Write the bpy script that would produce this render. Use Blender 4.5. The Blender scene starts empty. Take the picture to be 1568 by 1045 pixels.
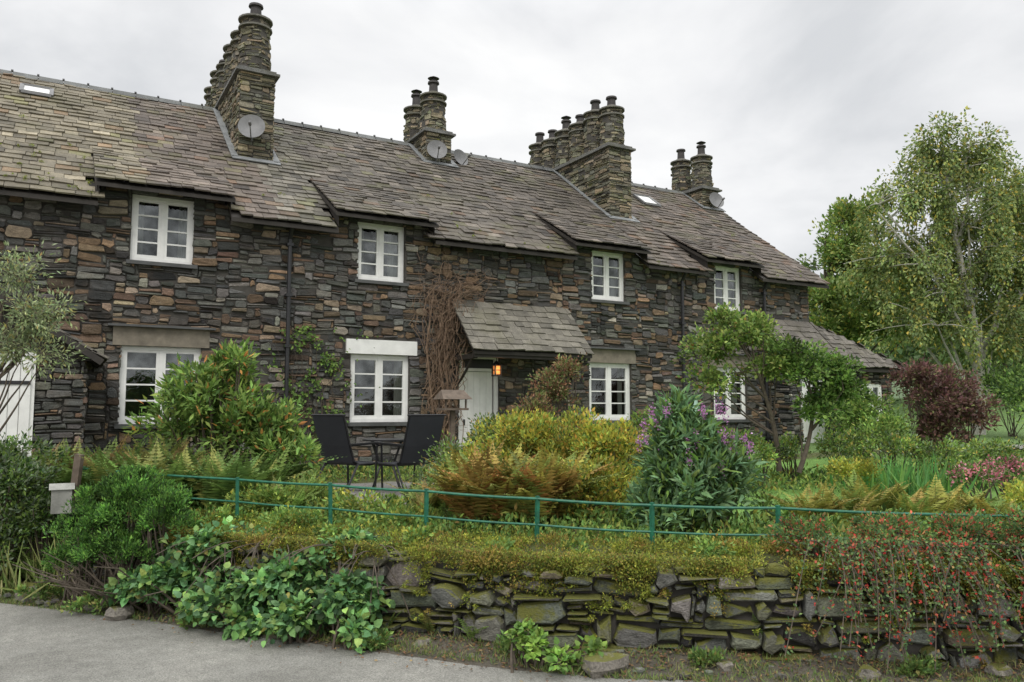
import bpy, math, random
import numpy as np
rng=np.random.default_rng(7); random.seed(7)
CAMY=-14.14; EYE=1.6
def site(r,d,z=0.0):
    return np.array([.5*d+.866*r, CAMY+.866*d-.5*r, z])
def siteA(r,d,z):
    return np.stack([.5*d+.866*r, CAMY+.866*d-.5*r, z+0*r],-1)
def sm(x,a,b):
    t=np.clip((x-a)/(b-a),0,1); return t*t*(3-2*t)
def wob(x,y,s=1.0):
    return (np.sin(x*1.7*s+1.3)*np.cos(y*2.1*s+.4)+.6*np.sin(x*3.9*s+y*2.7*s)+.4*np.cos(x*7.1*s-y*6.3*s+2)+.25*np.sin(x*13.7*s+y*11.9*s))/2.2
# ---------------------------------------------------------------- scene
sc=bpy.context.scene
sc.view_settings.view_transform='Standard'; sc.view_settings.look='None'; sc.view_settings.exposure=0
col=sc.collection
cam=bpy.data.cameras.new('camera'); camo=bpy.data.objects.new('camera',cam); col.objects.link(camo)
cam.lens=28; cam.sensor_width=36; cam.clip_end=3000; cam.clip_start=.05
camo.location=(0,CAMY,EYE); camo.rotation_euler=(math.radians(94.97),0,math.radians(-30))
sc.camera=camo
# ---------------------------------------------------------------- materials
def newmat(name):
    m=bpy.data.materials.new(name); m.use_nodes=True; nt=m.node_tree
    for n in list(nt.nodes): nt.nodes.remove(n)
    out=nt.nodes.new('ShaderNodeOutputMaterial'); b=nt.nodes.new('ShaderNodeBsdfPrincipled')
    nt.links.new(b.outputs[0],out.inputs[0]); return m,nt,b,out
def N(nt,t,**k):
    n=nt.nodes.new(t)
    for a,v in k.items(): setattr(n,a,v)
    return n
def noise(nt,scale,detail=5,rough=.6,vec=None):
    n=N(nt,'ShaderNodeTexNoise'); n.inputs['Scale'].default_value=scale; n.inputs['Detail'].default_value=detail; n.inputs['Roughness'].default_value=rough
    if vec is None:
        g=N(nt,'ShaderNodeNewGeometry'); vec=g.outputs['Position']
    nt.links.new(vec,n.inputs['Vector']); return n
def ramp(nt,src,stops):
    r=N(nt,'ShaderNodeValToRGB'); e=r.color_ramp.elements
    while len(e)<len(stops): e.new(.5)
    for i,(p,c) in enumerate(stops):
        e[i].position=p; e[i].color=(c,c,c,1) if not hasattr(c,'__len__') else (*c,1)
    nt.links.new(src,r.inputs[0]); return r
def mix(nt,fac,a,b,mode='MIX'):
    m=N(nt,'ShaderNodeMix',data_type='RGBA',blend_type=mode)
    for s,v in ((0,fac),(6,a),(7,b)):
        if hasattr(v,'default_value'): nt.links.new(v,m.inputs[s])
        else: m.inputs[s].default_value=v if not hasattr(v,'__len__') else (*v,1)
    return m.outputs[2]
def attr(nt):
    a=N(nt,'ShaderNodeAttribute'); a.attribute_name='Col'; return a.outputs['Color']
def bump(nt,b,h,strength=.5,dist=.02):
    bp=N(nt,'ShaderNodeBump'); bp.inputs['Strength'].default_value=strength; bp.inputs['Distance'].default_value=dist
    nt.links.new(h,bp.inputs['Height']); nt.links.new(bp.outputs[0],b.inputs['Normal'])
def math_(nt,op,a,b):
    m=N(nt,'ShaderNodeMath',operation=op)
    for i,v in enumerate((a,b)):
        if hasattr(v,'default_value'): nt.links.new(v,m.inputs[i])
        else: m.inputs[i].default_value=v
    return m.outputs[0]
def stone_mat(name,moss=0.0,mosscol=(.1,.125,.02),rough=.85,nscale=9,contrast=(.55,1.35),lich=.35,stretch=1.0,lsc=5.5,stain=None):
    m,nt,b,o=newmat(name)
    g=N(nt,'ShaderNodeNewGeometry'); mp=N(nt,'ShaderNodeMapping'); mp.inputs['Scale'].default_value=(1,1,stretch); nt.links.new(g.outputs['Position'],mp.inputs[0])
    n1=noise(nt,nscale,9,.7,mp.outputs[0]); n2=noise(nt,60,4,.6,mp.outputs[0])
    r1=ramp(nt,n1.outputs[0],[(.3,contrast[0]),(.7,contrast[1])])
    c=mix(nt,1.0,attr(nt),r1.outputs[0],'MULTIPLY')
    r2=ramp(nt,n2.outputs[0],[(.35,.7),(.65,1.25)])
    c=mix(nt,1.0,c,r2.outputs[0],'MULTIPLY')
    if stain:
        ns=noise(nt,stain[1],6,.7); rs_=ramp(nt,ns.outputs[0],[(.5,0.0),(.68,stain[2])]); c=mix(nt,rs_.outputs[0],c,stain[0])
    n3=noise(nt,lsc,7,.75); r3=ramp(nt,n3.outputs[0],[(.6,0.0),(.7,lich)])
    c=mix(nt,r3.outputs[0],c,(.27,.265,.23))
    if moss>0:
        s=N(nt,'ShaderNodeSeparateXYZ'); nt.links.new(g.outputs['Normal'],s.inputs[0])
        nm=noise(nt,3.2,8,.75)
        ad=math_(nt,'ADD',nm.outputs[0],math_(nt,'MULTIPLY',s.outputs[2],.22))
        rm=ramp(nt,ad,[(.64-moss*.12,0.0),(.72-moss*.09,.95)])
        c=mix(nt,rm.outputs[0],c,mix(nt,n2.outputs[0],mosscol,(.17,.15,.025)))
    nt.links.new(c,b.inputs['Base Color']); b.inputs['Roughness'].default_value=rough
    h=math_(nt,'ADD',n1.outputs[0],math_(nt,'MULTIPLY',n2.outputs[0],.4))
    bump(nt,b,h,.9,.03)
    return m
M_stone=stone_mat('slate_rubble',stretch=2.5,stain=((.15,.095,.055),.9,.3)); M_fstone=stone_mat('garden_wall_stone',moss=.7,nscale=11,lich=.4,stretch=1.8,lsc=9)
M_roof=stone_mat('roof_slate',rough=.75,nscale=3.2,contrast=(.6,1.35),lich=.3,lsc=8,stain=((.12,.115,.055),1.1,.45))
M_chim=stone_mat('chimney_stone',moss=.1)
def plain(name,c,rough=.5,spec=.5,metal=0,var=.12,scale=6,bm=.05):
    m,nt,b,o=newmat(name)
    n1=noise(nt,scale,6,.6); r=ramp(nt,n1.outputs[0],[(.3,1-var),(.7,1+var)])
    nt.links.new(mix(nt,1.0,c,r.outputs[0],'MULTIPLY'),b.inputs['Base Color'])
    b.inputs['Roughness'].default_value=rough; b.inputs['Metallic'].default_value=metal
    b.inputs['Specular IOR Level'].default_value=spec
    n2=noise(nt,scale*12,3,.5); bump(nt,b,n2.outputs[0],.25,bm*.1)
    return m
M_white=plain('white_paint',(.8,.8,.77),.45,var=.08)
M_black=plain('black_iron',(.02,.02,.022),.4)
M_dark=plain('dark_timber',(.03,.025,.02),.7,var=.3)
M_mortar=plain('dark_mortar',(.065,.06,.052),.95,var=.3)
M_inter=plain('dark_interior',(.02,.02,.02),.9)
M_sill=plain('slate_sill',(.08,.082,.08),.6,var=.3)
M_lintel=plain('lintel_stone',(.2,.175,.135),.85,var=.3)
M_curtain=plain('curtain_cloth',(.34,.33,.3),.9)
M_green=plain('green_metal',(.015,.13,.075),.5,var=.4,scale=20)
M_metal=plain('grey_metal',(.17,.17,.17),.5,var=.2)
M_lead=plain('lead_flashing',(.2,.21,.21),.6,var=.25)
M_box=plain('worn_tin',(.3,.3,.27),.5,var=.35)
M_wood=plain('weathered_wood',(.13,.1,.075),.85,var=.35,scale=12)
M_pot=plain('clay_pot',(.045,.04,.038),.7,var=.3)
M_bark=plain('bark',(.1,.08,.06),.9,var=.35,scale=15)
M_birch=plain('birch_bark',(.45,.43,.38),.8,var=.35,scale=9)
M_vine=plain('vine_stem',(.22,.15,.1),.9,var=.4,scale=9)
M_sling=plain('chair_mesh_fabric',(.03,.032,.04),.6)
def leafmat(name,tr=.3,rough=.6):
    m,nt,b,o=newmat(name)
    c=attr(nt); n1=noise(nt,14,3,.6); r=ramp(nt,n1.outputs[0],[(.3,1.0),(.7,1.55)])
    c=mix(nt,1.0,c,r.outputs[0],'MULTIPLY')
    hs=N(nt,'ShaderNodeHueSaturation'); hs.inputs['Saturation'].default_value=.95; nt.links.new(c,hs.inputs['Color']); c=hs.outputs[0]
    nt.links.new(c,b.inputs['Base Color']); b.inputs['Roughness'].default_value=rough; b.inputs['Specular IOR Level'].default_value=.3
    t=N(nt,'ShaderNodeBsdfTranslucent'); nt.links.new(c,t.inputs[0])
    ms=N(nt,'ShaderNodeMixShader'); ms.inputs[0].default_value=tr
    nt.links.new(b.outputs[0],ms.inputs[1]); nt.links.new(t.outputs[0],ms.inputs[2]); nt.links.new(ms.outputs[0],o.inputs[0])
    return m
M_leaf=leafmat('foliage')
m,nt,b,o=newmat('window_glass')
gl=N(nt,'ShaderNodeBsdfGlossy'); gl.inputs['Roughness'].default_value=.03; gl.inputs[0].default_value=(.9,.95,.95,1)
tp=N(nt,'ShaderNodeBsdfTransparent'); tp.inputs[0].default_value=(.7,.75,.73,1)
ms=N(nt,'ShaderNodeMixShader'); nn=noise(nt,2.3,4,.6); rr=ramp(nt,nn.outputs[0],[(.35,.05),(.7,.2)]); nt.links.new(rr.outputs[0],ms.inputs[0])
bp=N(nt,'ShaderNodeBump'); bp.inputs['Strength'].default_value=.15; bp.inputs['Distance'].default_value=.05; nt.links.new(nn.outputs[0],bp.inputs['Height']); nt.links.new(bp.outputs[0],gl.inputs['Normal'])
nt.links.new(tp.outputs[0],ms.inputs[1]); nt.links.new(gl.outputs[0],ms.inputs[2]); nt.links.new(ms.outputs[0],o.inputs[0])
M_glass=m
m,nt,b,o=newmat('lamp_glass'); b.inputs['Base Color'].default_value=(.6,.3,.1,1); b.inputs['Emission Color'].default_value=(1,.3,.08,1); b.inputs['Emission Strength'].default_value=.6; M_lamp=m
m,nt,b,o=newmat('asphalt'); n1=noise(nt,.9,8,.65); n2=noise(nt,110,4,.75); n4=noise(nt,7,6,.7)
c=ramp(nt,n1.outputs[0],[(.3,(.2,.195,.172)),(.5,(.27,.265,.237)),(.7,(.33,.32,.285))]).outputs[0]
c=mix(nt,1.0,c,ramp(nt,n2.outputs[0],[(.35,.5),(.65,1.4)]).outputs[0],'MULTIPLY')
c=mix(nt,1.0,c,ramp(nt,n4.outputs[0],[(.3,.8),(.7,1.15)]).outputs[0],'MULTIPLY')
nt.links.new(c,b.inputs['Base Color']); b.inputs['Roughness'].default_value=.9; bump(nt,b,n2.outputs[0],.9,.01); M_road=m
m,nt,b,o=newmat('ground_soil_grass'); n1=noise(nt,3.0,8,.7); n2=noise(nt,50,5,.7)
c=mix(nt,1.0,attr(nt),ramp(nt,n1.outputs[0],[(.3,.6),(.7,1.35)]).outputs[0],'MULTIPLY')
c=mix(nt,1.0,c,ramp(nt,n2.outputs[0],[(.3,.6),(.7,1.4)]).outputs[0],'MULTIPLY')
nt.links.new(c,b.inputs['Base Color']); b.inputs['Roughness'].default_value=.95; bump(nt,b,n2.outputs[0],.8,.03); M_ground=m
# ---------------------------------------------------------------- mesh builder
class MB:
    def __init__(s): s.v=[];s.c=[];s.f=[];s.n=0
    def add(s,v,f,c=(.5,.5,.5),mat=0):
        v=np.asarray(v,float).reshape(-1,3)
        c=np.asarray(c,float)
        if c.ndim==1: c=np.tile(c,(len(v),1))
        s.v.append(v); s.c.append(c)
        if isinstance(f,np.ndarray): s.f.append((f+s.n,mat))
        else:
            for L in set(len(q) for q in f): s.f.append((np.array([q for q in f if len(q)==L],int)+s.n,mat))
        s.n+=len(v)
    def box(s,a,b,c=(.5,.5,.5),mat=0):
        x0,y0,z0=a;x1,y1,z1=b
        v=[(x0,y0,z0),(x1,y0,z0),(x1,y1,z0),(x0,y1,z0),(x0,y0,z1),(x1,y0,z1),(x1,y1,z1),(x0,y1,z1)]
        s.add(v,[(3,2,1,0),(4,5,6,7),(0,1,5,4),(1,2,6,5),(2,3,7,6),(3,0,4,7)],c,mat)
    def beam(s,p,q,w,h,c=(.5,.5,.5),mat=0,up=(0,0,1)):
        p=np.array(p,float);q=np.array(q,float);d=q-p;d/=np.linalg.norm(d)
        up=np.array(up,float); sd=np.cross(d,up)
        if np.linalg.norm(sd)<1e-3: sd=np.cross(d,(0,1,0))
        sd/=np.linalg.norm(sd); u=np.cross(sd,d)
        v=[e+sd*a*w/2+u*b_*h/2 for e in(p,q) for a,b_ in((-1,-1),(1,-1),(1,1),(-1,1))]
        s.add(v,[(0,1,2,3),(7,6,5,4),(0,4,5,1),(1,5,6,2),(2,6,7,3),(3,7,4,0)],c,mat)
    def tube(s,path,rad,k=6,c=(.5,.5,.5),mat=0,cap=True):
        path=np.asarray(path,float); n=len(path); rad=np.broadcast_to(np.asarray(rad,float),(n,))
        t=np.gradient(path,axis=0); t/=np.linalg.norm(t,axis=1)[:,None]+1e-9
        if np.abs(t[:,2]).mean()>.6: ref=np.tile([[1.,0,0]],(n,1))
        else: ref=np.tile([[0,0,1.]],(n,1))
        a=np.cross(t,ref); a/=np.linalg.norm(a,axis=1)[:,None]+1e-9; b=np.cross(t,a)
        an=np.arange(k)*2*math.pi/k
        v=path[:,None]+rad[:,None,None]*(a[:,None]*np.cos(an)[None,:,None]+b[:,None]*np.sin(an)[None,:,None])
        f=[]
        for i in range(n-1):
            for j in range(k):
                j2=(j+1)%k; f.append((i*k+j,i*k+j2,(i+1)*k+j2,(i+1)*k+j))
        s.add(v.reshape(-1,3),f,c,mat)
        if cap:
            s.f.append((np.array([[ (n-1)*k+j for j in range(k)]])+s.n-n*k,mat)); s.f.append((np.array([[j for j in range(k)][::-1]])+s.n-n*k,mat))
    def obj(s,name,mats,parent=None,smooth=False,centre=True):
        V=np.concatenate(s.v); C=np.concatenate(s.c)
        loc=np.array([V[:,0].mean(),V[:,1].mean(),V[:,2].min()]) if centre else np.zeros(3)
        V=V-loc
        me=bpy.data.meshes.new(name)
        me.vertices.add(len(V)); me.vertices.foreach_set('co',V.ravel())
        loops=np.concatenate([f.ravel() for f,_ in s.f]); tot=np.concatenate([np.full(len(f),f.shape[1]) for f,_ in s.f])
        mi=np.concatenate([np.full(len(f),m) for f,m in s.f])
        st=np.concatenate([[0],np.cumsum(tot)[:-1]])
        me.loops.add(len(loops)); me.loops.foreach_set('vertex_index',loops.astype(np.int32))
        me.polygons.add(len(tot)); me.polygons.foreach_set('loop_start',st.astype(np.int32))
        me.polygons.foreach_set('material_index',mi.astype(np.int32))
        me.polygons.foreach_set('use_smooth',np.full(len(tot),smooth))
        me.update(calc_edges=True)
        ca=me.color_attributes.new('Col','FLOAT_COLOR','POINT')
        ca.data.foreach_set('color',np.concatenate([C,np.ones((len(C),1))],1).astype(np.float32).ravel())
        me.validate()
        if not isinstance(mats,(list,tuple)): mats=[mats]
        for m in mats: me.materials.append(m)
        ob=bpy.data.objects.new(name,me); col.objects.link(ob); ob.location=loc
        if parent: ob.parent=parent
        return ob
def empty(name,loc=(0,0,0)):
    e=bpy.data.objects.new(name,None); col.objects.link(e); e.empty_display_size=.3; return e
def pick(pal,n,jit=.18,hj=.25):
    cs=np.array([p[0] for p in pal]); w=np.array([p[1] for p in pal],float); w/=w.sum()
    c=cs[rng.choice(len(cs),n,p=w)]
    return c*(1+rng.normal(0,jit,(n,1)))*(1+rng.normal(0,jit*hj,(n,3)))
def nrm(a): return a/(np.linalg.norm(a,axis=-1,keepdims=True)+1e-9)
# ---------------------------------------------------------------- stone packing
def pack(mask,wr=(3,9),hw=(.35,.45,.2)):
    R,Cn=mask.shape; free=mask.copy(); out=[]
    for i in range(R):
        j=0
        while j<Cn:
            if not free[i,j]: j+=1; continue
            h=1+int(rng.choice(len(hw),p=hw)); w=int(rng.integers(wr[0],wr[1]+1)); 
            if h==1: w=int(w*1.2)
            k=1
            while k<w and j+k<Cn and free[i,j+k]: k+=1
            while h>1 and not (i+h<=R and free[i:i+h,j:j+k].all()): h-=1
            free[i:i+h,j:j+k]=False; out.append((j,i,j+k,i+h)); j+=k
    return np.array(out,float)
def stones(mb,rects,fpos,pal,gap=.008,relief=.04,bev=.012,back=.04,warp=.02,jit=.25,mat=0,cor=.22,skw=.3):
    n=len(rects); u0,v0,u1,v1=rects.T
    w=u1-u0;h=v1-v0; mn=np.minimum(w,h)
    g=gap*(.3+rng.random(n)*1.1)
    rng2=rng.random((n,8)); sgn=np.sign(rng.random((n,4))-.4)
    def ring(inset):
        cs=[mn*cor*(.2+1.6*rng2[:,i]) for i in range(4)]
        a0=u0+inset;a1=u1-inset;b0=v0+inset;b1=v1-inset
        sk=rng2[:,4:8]*skw*h[:,None]*sgn
        sk=np.where(sk<0,sk*.3,sk)
        U=np.stack([a0+cs[0],a1-cs[1],a1,a1-cs[1]*.3,a1-cs[2],a0+cs[2],a0+cs[3]*.3,a0],1)
        V=np.stack([b0+sk[:,2]*.5,b0+sk[:,0]*.6,b0+cs[1]*.8,b1-cs[2]*.8,b1-sk[:,1]*.8,b1-sk[:,2]*.5,b1-cs[3]*.8,b0+cs[0]*.8],1)
        return U,V
    o=rng.random(n)**1.5*relief; tilt=rng.normal(0,.12,n); tilt2=rng.normal(0,.05,n)
    rings=[]
    for ins,dn in((g,-back),(g,0),(g+np.minimum(bev,mn*.15),1)):
        U,V=ring(ins); Nn=np.full_like(U,-back) if dn==-back else (o[:,None]+(bev if dn==1 else 0)+ (V-v0[:,None])*tilt[:,None]+(U-u0[:,None])*tilt2[:,None] + rng.normal(0,.004,U.shape))
        U=U+warp*wob(U*1.1,V*2.3)*1.2; V=V+warp*wob(U*1.3+5,V*1.1)
        rings.append(fpos(U,V,Nn))
    X=np.stack(rings,1).reshape(n*24,3)
    base=(np.arange(n)*24)[:,None]
    F=[]
    for rr in (0,8):
        for k in range(8):
            k2=(k+1)%8; F.append((rr+k,rr+k2,rr+8+k2,rr+8+k))
    F=np.array(F)
    c=np.repeat(pick(pal,n,jit,.1),24,0)
    mb.add(X,(base[:,None]+F[None]).reshape(-1,4),np.clip(c,.005,1),mat)
    mb.f.append(((base+np.arange(16,24)[None])+mb.n-len(X),mat))
# ---------------------------------------------------------------- house
PAL_H=[((.085,.086,.08),5),((.12,.12,.11),4.5),((.17,.163,.145),3),((.23,.155,.095),2.4),((.17,.115,.078),2.6),((.28,.22,.155),1.5),((.115,.12,.1),2),((.34,.31,.26),.6),((.055,.056,.053),2)]
XL,XR=-8.0,17.2; GZ=.2
SL=.732; RY=4.3
def roofz(y): return 4.88+SL*(y+.4)
RZ=roofz(RY)
panels=[(.5,2.5),(4.35,6.26),(9.55,11.5),(13.3,15.1),(-6.6,-4.7)]
upper=[(1.01,1.97),(4.83,5.78),(10.18,11.11),(13.84,14.74),(-6.1,-5.15)]
lower=[(.93,2.15),(4.74,5.9),(10.1,11.25),(13.75,14.85)]
UZ=(4.02,5.13); LZ=(1.38,2.64)
doors=[(6.95,7.86,.45,2.72)]
openings=[(a,b,*UZ) for a,b in upper]+[(a,b,LZ[0],LZ[1]) for a,b in lower]+doors
lintels=[(a-.12,b+.12,LZ[1],LZ[1]+.3) for a,b in lower]
house=empty('stone_cottage_terrace')
mb=MB()
cu,cv=.05,.04
nx=int((XR-XL)/cu); nz=int((5.46-GZ)/cv)
mask=np.ones((nz,nx),bool)
xc=XL+(np.arange(nx)+.5)*cu; zc=GZ+(np.arange(nz)+.5)*cv
top=np.full(nx,5.12)
for a,b in panels: top[(xc>a+.08)&(xc<b-.08)]=5.42
mask&=zc[:,None]<top[None]
for a,b,c,d in openings+lintels:
    mask[np.ix_((zc>c-.01)&(zc<d+.01),(xc>a)&(xc<b))]=False
HW=(.27,.36,.24,.13)
R=pack(mask,(3,9),hw=HW)
R[:,[0,2]]=XL+R[:,[0,2]]*cu; R[:,[1,3]]=GZ+R[:,[1,3]]*cv
stones(mb,R,lambda U,V,Nn:np.stack([U,-Nn,V],-1),PAL_H,gap=.006,relief=.045,bev=.008,warp=.03,skw=.38,jit=.3)
for X0,sg in((XR,1),(XL,-1)):
    ny=int(8.6/cu); nz2=int((RZ-GZ)/cv); yc=(np.arange(ny)+.5)*cu; zc2=GZ+(np.arange(nz2)+.5)*cv
    mk=zc2[:,None]<(np.minimum(roofz(yc),roofz(8.6-yc))-.12)[None]
    R=pack(mk,(3,9),hw=HW); R[:,[0,2]]=R[:,[0,2]]*cu; R[:,[1,3]]=GZ+R[:,[1,3]]*cv
    if sg>0: stones(mb,R,lambda U,V,Nn:np.stack([X0+Nn,U,V],-1),PAL_H,gap=.006,relief=.035)
    else: stones(mb,R,lambda U,V,Nn:np.stack([X0-Nn,8.6-U,V],-1),PAL_H,gap=.006,relief=.035)
mb.obj('rubble_walls',M_stone,house)
mb=MB()
allop=openings
xs=sorted(set([XL+.03,XR-.03]+[v for o_ in allop for v in o_[:2]])); zs=sorted(set([0,5.1]+[v for o_ in allop for v in o_[2:]]))
for i in range(len(xs)-1):
    for j in range(len(zs)-1):
        cx=(xs[i]+xs[i+1])/2; cz=(zs[j]+zs[j+1])/2
        if any(a<cx<b and c<cz<d for a,b,c,d in allop): continue
        mb.add([(xs[i],.003,zs[j]),(xs[i+1],.003,zs[j]),(xs[i+1],.003,zs[j+1]),(xs[i],.003,zs[j+1])],[(0,1,2,3)])
for a,b in panels: mb.box((a+.05,.014,5.135),(b-.05,.1,5.42))
for X0 in(XL+.04,XR-.04):
    mb.add([(X0,.03,0),(X0,8.57,0),(X0,8.57,5.1),(X0,RY,RZ-.14),(X0,.03,5.1)],[(0,1,2,3,4)])
mb.add([(XL,8.6,0),(XR,8.6,0),(XR,8.6,5.1),(XL,8.6,5.1)],[(0,1,2,3)])
mb.obj('mortar_core',M_mortar,house)
mb=MB()
for a,b,c,d in allop:
    mb.box((a-.06,.013,c-.05),(a,.3,d+.05)); mb.box((b,.013,c-.05),(b+.06,.3,d+.05)); mb.box((a,.0135,d),(b,.3,d+.05)); mb.box((a,.0135,c-.05),(b,.3,c))
mb.obj('window_reveals',M_mortar,house)
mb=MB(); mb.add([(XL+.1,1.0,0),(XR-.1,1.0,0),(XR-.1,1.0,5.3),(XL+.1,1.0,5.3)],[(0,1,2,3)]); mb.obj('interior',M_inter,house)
fr=MB(); gl=MB(); sl=MB(); cu_=MB()
def window(x0,x1,z0,z1,rows,y=.06,cols=2,curt=0):
    F=.06
    fr.box((x0,y,z0),(x0+F,y+.07,z1)); fr.box((x1-F,y,z0),(x1,y+.07,z1))
    fr.box((x0+F,y,z1-F),(x1-F,y+.07,z1)); fr.box((x0+F,y,z0),(x1-F,y+.07,z0+F+.01))
    W=(x1-x0-2*F); cw=(W-(cols-1)*.055)/cols
    for i in range(1,cols):
        xm=x0+F+i*cw+(i-1)*.055; fr.box((xm,y+.004,z0+F),(xm+.055,y+.066,z1-F))
    for i in range(cols):
        a=x0+F+i*(cw+.055); b=a+cw; s=.045; ya=y+.012
        za=z0+F+.01; zb=z1-F
        fr.box((a,ya,za),(a+s,ya+.045,zb)); fr.box((b-s,ya,za),(b,ya+.045,zb))
        fr.box((a+s,ya,zb-s),(b-s,ya+.045,zb)); fr.box((a+s,ya,za),(b-s,ya+.045,za+s+.01))
        for k in range(1,rows):
            zz=za+s+(zb-za-2*s)*k/rows; fr.box((a+s,ya+.005,zz-.013),(b-s,ya+.04,zz+.013))
    gl.add([(x0+F,y+.04,z0+F),(x1-F,y+.04,z0+F),(x1-F,y+.04,z1-F),(x0+F,y+.04,z1-F)],[(0,1,2,3)])
    if curt:
        for sgn in(0,1):
            a=x0+.03 if sgn==0 else x1-.03-.2*curt; n=14; xx=np.linspace(a,a+.2*curt,n); yy=y+.25+.025*np.sin(np.arange(n)*2.2)
            v=[(xx[i],yy[i],z) for z in(z0,z1) for i in range(n)]
            cu_.add(v,[(i,i+1,n+i+1,n+i) for i in range(n-1)])
for k,(a,b) in enumerate(upper):
    window(a,b,UZ[0],UZ[1],4,curt=[.9,1.0,.7,1.2,1][k])
    sl.box((a-.06,-.09,UZ[0]-.06),(b+.06,.06,UZ[0]))
for k,(a,b) in enumerate(lower):
    window(a,b,LZ[0],LZ[1],4,curt=[.5,.8,.6,1][k])
    sl.box((a-.05,-.09,LZ[0]-.07),(b+.05,.06,LZ[0]))
    if k!=1: sl.box((a-.2,-.12,LZ[1]+.3),(b+.2,.02,LZ[1]+.335))
fr.obj('window_frames',M_white,house); gl.obj('window_glass',M_glass,house); cu_.obj('curtains',M_curtain,house)
sl.obj('window_sills',M_sill,house)
mb=MB()
for k,(a,b) in enumerate(lower):
    if k==1: continue
    mb.box((a-.12,-.03,LZ[1]),(b+.12,.2,LZ[1]+.3))
mb.obj('stone_lintels',M_lintel,house)
mb=MB(); a,b=lower[1]; mb.box((a-.1,-.045,LZ[1]+.002),(b+.14,.2,LZ[1]+.27))
a,b,c,d=doors[0]
mb.box((a,.04,c),(a+.09,.14,d)); mb.box((b-.09,.04,c),(b,.14,d)); mb.box((a+.09,.04,d-.09),(b-.09,.14,d)); mb.box((a+.09,.045,2.38),(b-.09,.135,2.44))
x=a+.1
while x<b-.12:
    mb.box((x,.085,c+.02),(min(x+.135,b-.095),.12,2.37)); x+=.14
mb.obj('white_door_and_lintel',M_white,house)
mb=MB(); mb.box((a+.1,.075,2.45),(b-.1,.08,d-.1)); mb.box((a+.14,.07,1.3),(a+.18,.085,1.42)); mb.obj('door_fittings',M_black,house)
# ---- roof slates
def slates(mb,fpos,width,length,palf,cs=.2,skip=None,t=.024,wr=(.16,.36),base=0.0):
    nC=int(length/cs); cs=length/nC; Q=[];C=[]
    for j in range(nC):
        u=-rng.random()*.1
        while u<width:
            w=rng.uniform(*wr); u1=min(u+w,width); u0=max(u,0)
            if u1-u0>.04 and not(skip and skip((u0+u1)/2,(j+.5)*cs)):
                slip=.05*rng.random() if rng.random()<.05 else 0
                Q.append((u0+.004,u1-.004,j*cs-rng.random()*.025-.01-slip,j*cs+cs*1.12,t*rng.uniform(.7,1.7),rng.normal(0,.007)))
                C.append(palf((u0+u1)/2,(j+.5)*cs))
            u+=w
    Q=np.array(Q); C=np.array(C); u0,u1,v0,v1,tt,dv=Q.T
    sag=.028*wob(u0*.45,v0*.5); z=tt*0+base+sag
    b0=tt+base+sag
    U=np.stack([u0,u1,u1,u0,u0,u1,u1,u0],1); V=np.stack([v0,v0+dv,v1,v1,v0,v0+dv,v1,v1],1)
    NN=np.stack([b0,b0+dv*.8,z+.008,z+.008,b0-.024,b0-.024,z-.02,z-.02],1)
    X=fpos(U,V,NN).reshape(-1,3); n=len(Q)
    F=np.array([(0,1,2,3),(0,4,5,1),(1,5,6,2),(3,7,4,0)])
    mb.add(X,((np.arange(n)*8)[:,None,None]+F[None]).reshape(-1,4),np.repeat(np.clip(C,.01,1),8,0))
def slope_map(x0,y0,z0,y1,z1):
    L=math.hypot(y1-y0,z1-z0); dy=(y1-y0)/L; dz=(z1-z0)/L
    s=1 if y1>y0 else -1
    ny,nz_=(-dz*s,dy*s)
    return (lambda U,V,Nn:np.stack([x0+U,y0+dy*V+ny*Nn,z0+dz*V+nz_*Nn],-1)),L
def roofcol(off):
    def f(u,v):
        x=u+off
        if x<1.2: base=np.array([.195,.17,.12])
        elif x<3.3: base=np.array([.15,.122,.1])
        elif x<4.4: base=np.array([.175,.16,.13])
        elif x<8.2: base=np.array([.118,.102,.083])
        elif x<12: base=np.array([.112,.095,.077])
        else: base=np.array([.12,.098,.08])
        base=base*(1+.25*wob(x*.8,v*.9))
        r=rng.random()
        if r<.06: base=base*1.5
        elif r<.14: base=base*.6
        elif r<.2: base=base*np.array([.98,1.05,.75])
        elif r<.25: base=base*np.array([1.2,.97,.82])
        return base*rng.normal(1,.15)
    return f
mb=MB()
PY=1.45
XL2,XR2=XL-.15,XR+.35
f,L=slope_map(XL2,-.4,4.88,RY,RZ)
vsplit=(PY+.4)/(RY+.4)*L
def skip(u,v):
    x=u+XL2
    return v<vsplit-.05 and any(a<x<b for a,b in panels)
slates(mb,f,XR2-XL2,L,roofcol(XL2),skip=skip)
f2,L2=slope_map(XL2,9.0,4.88,RY,RZ)
slates(mb,f2,XR2-XL2,L2,roofcol(XL2),wr=(.3,.5))
for a,b in panels:
    f3,L3=slope_map(a-.06,-.42,5.2,PY,roofz(PY)+.015)
    slates(mb,f3,b-a+.12,L3,roofcol(a),cs=.19)
mb.obj('roof_slates',M_roof,house)
mb=MB()
segs=sorted([XL2,XR2]+[v for p in panels for v in p])
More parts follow.
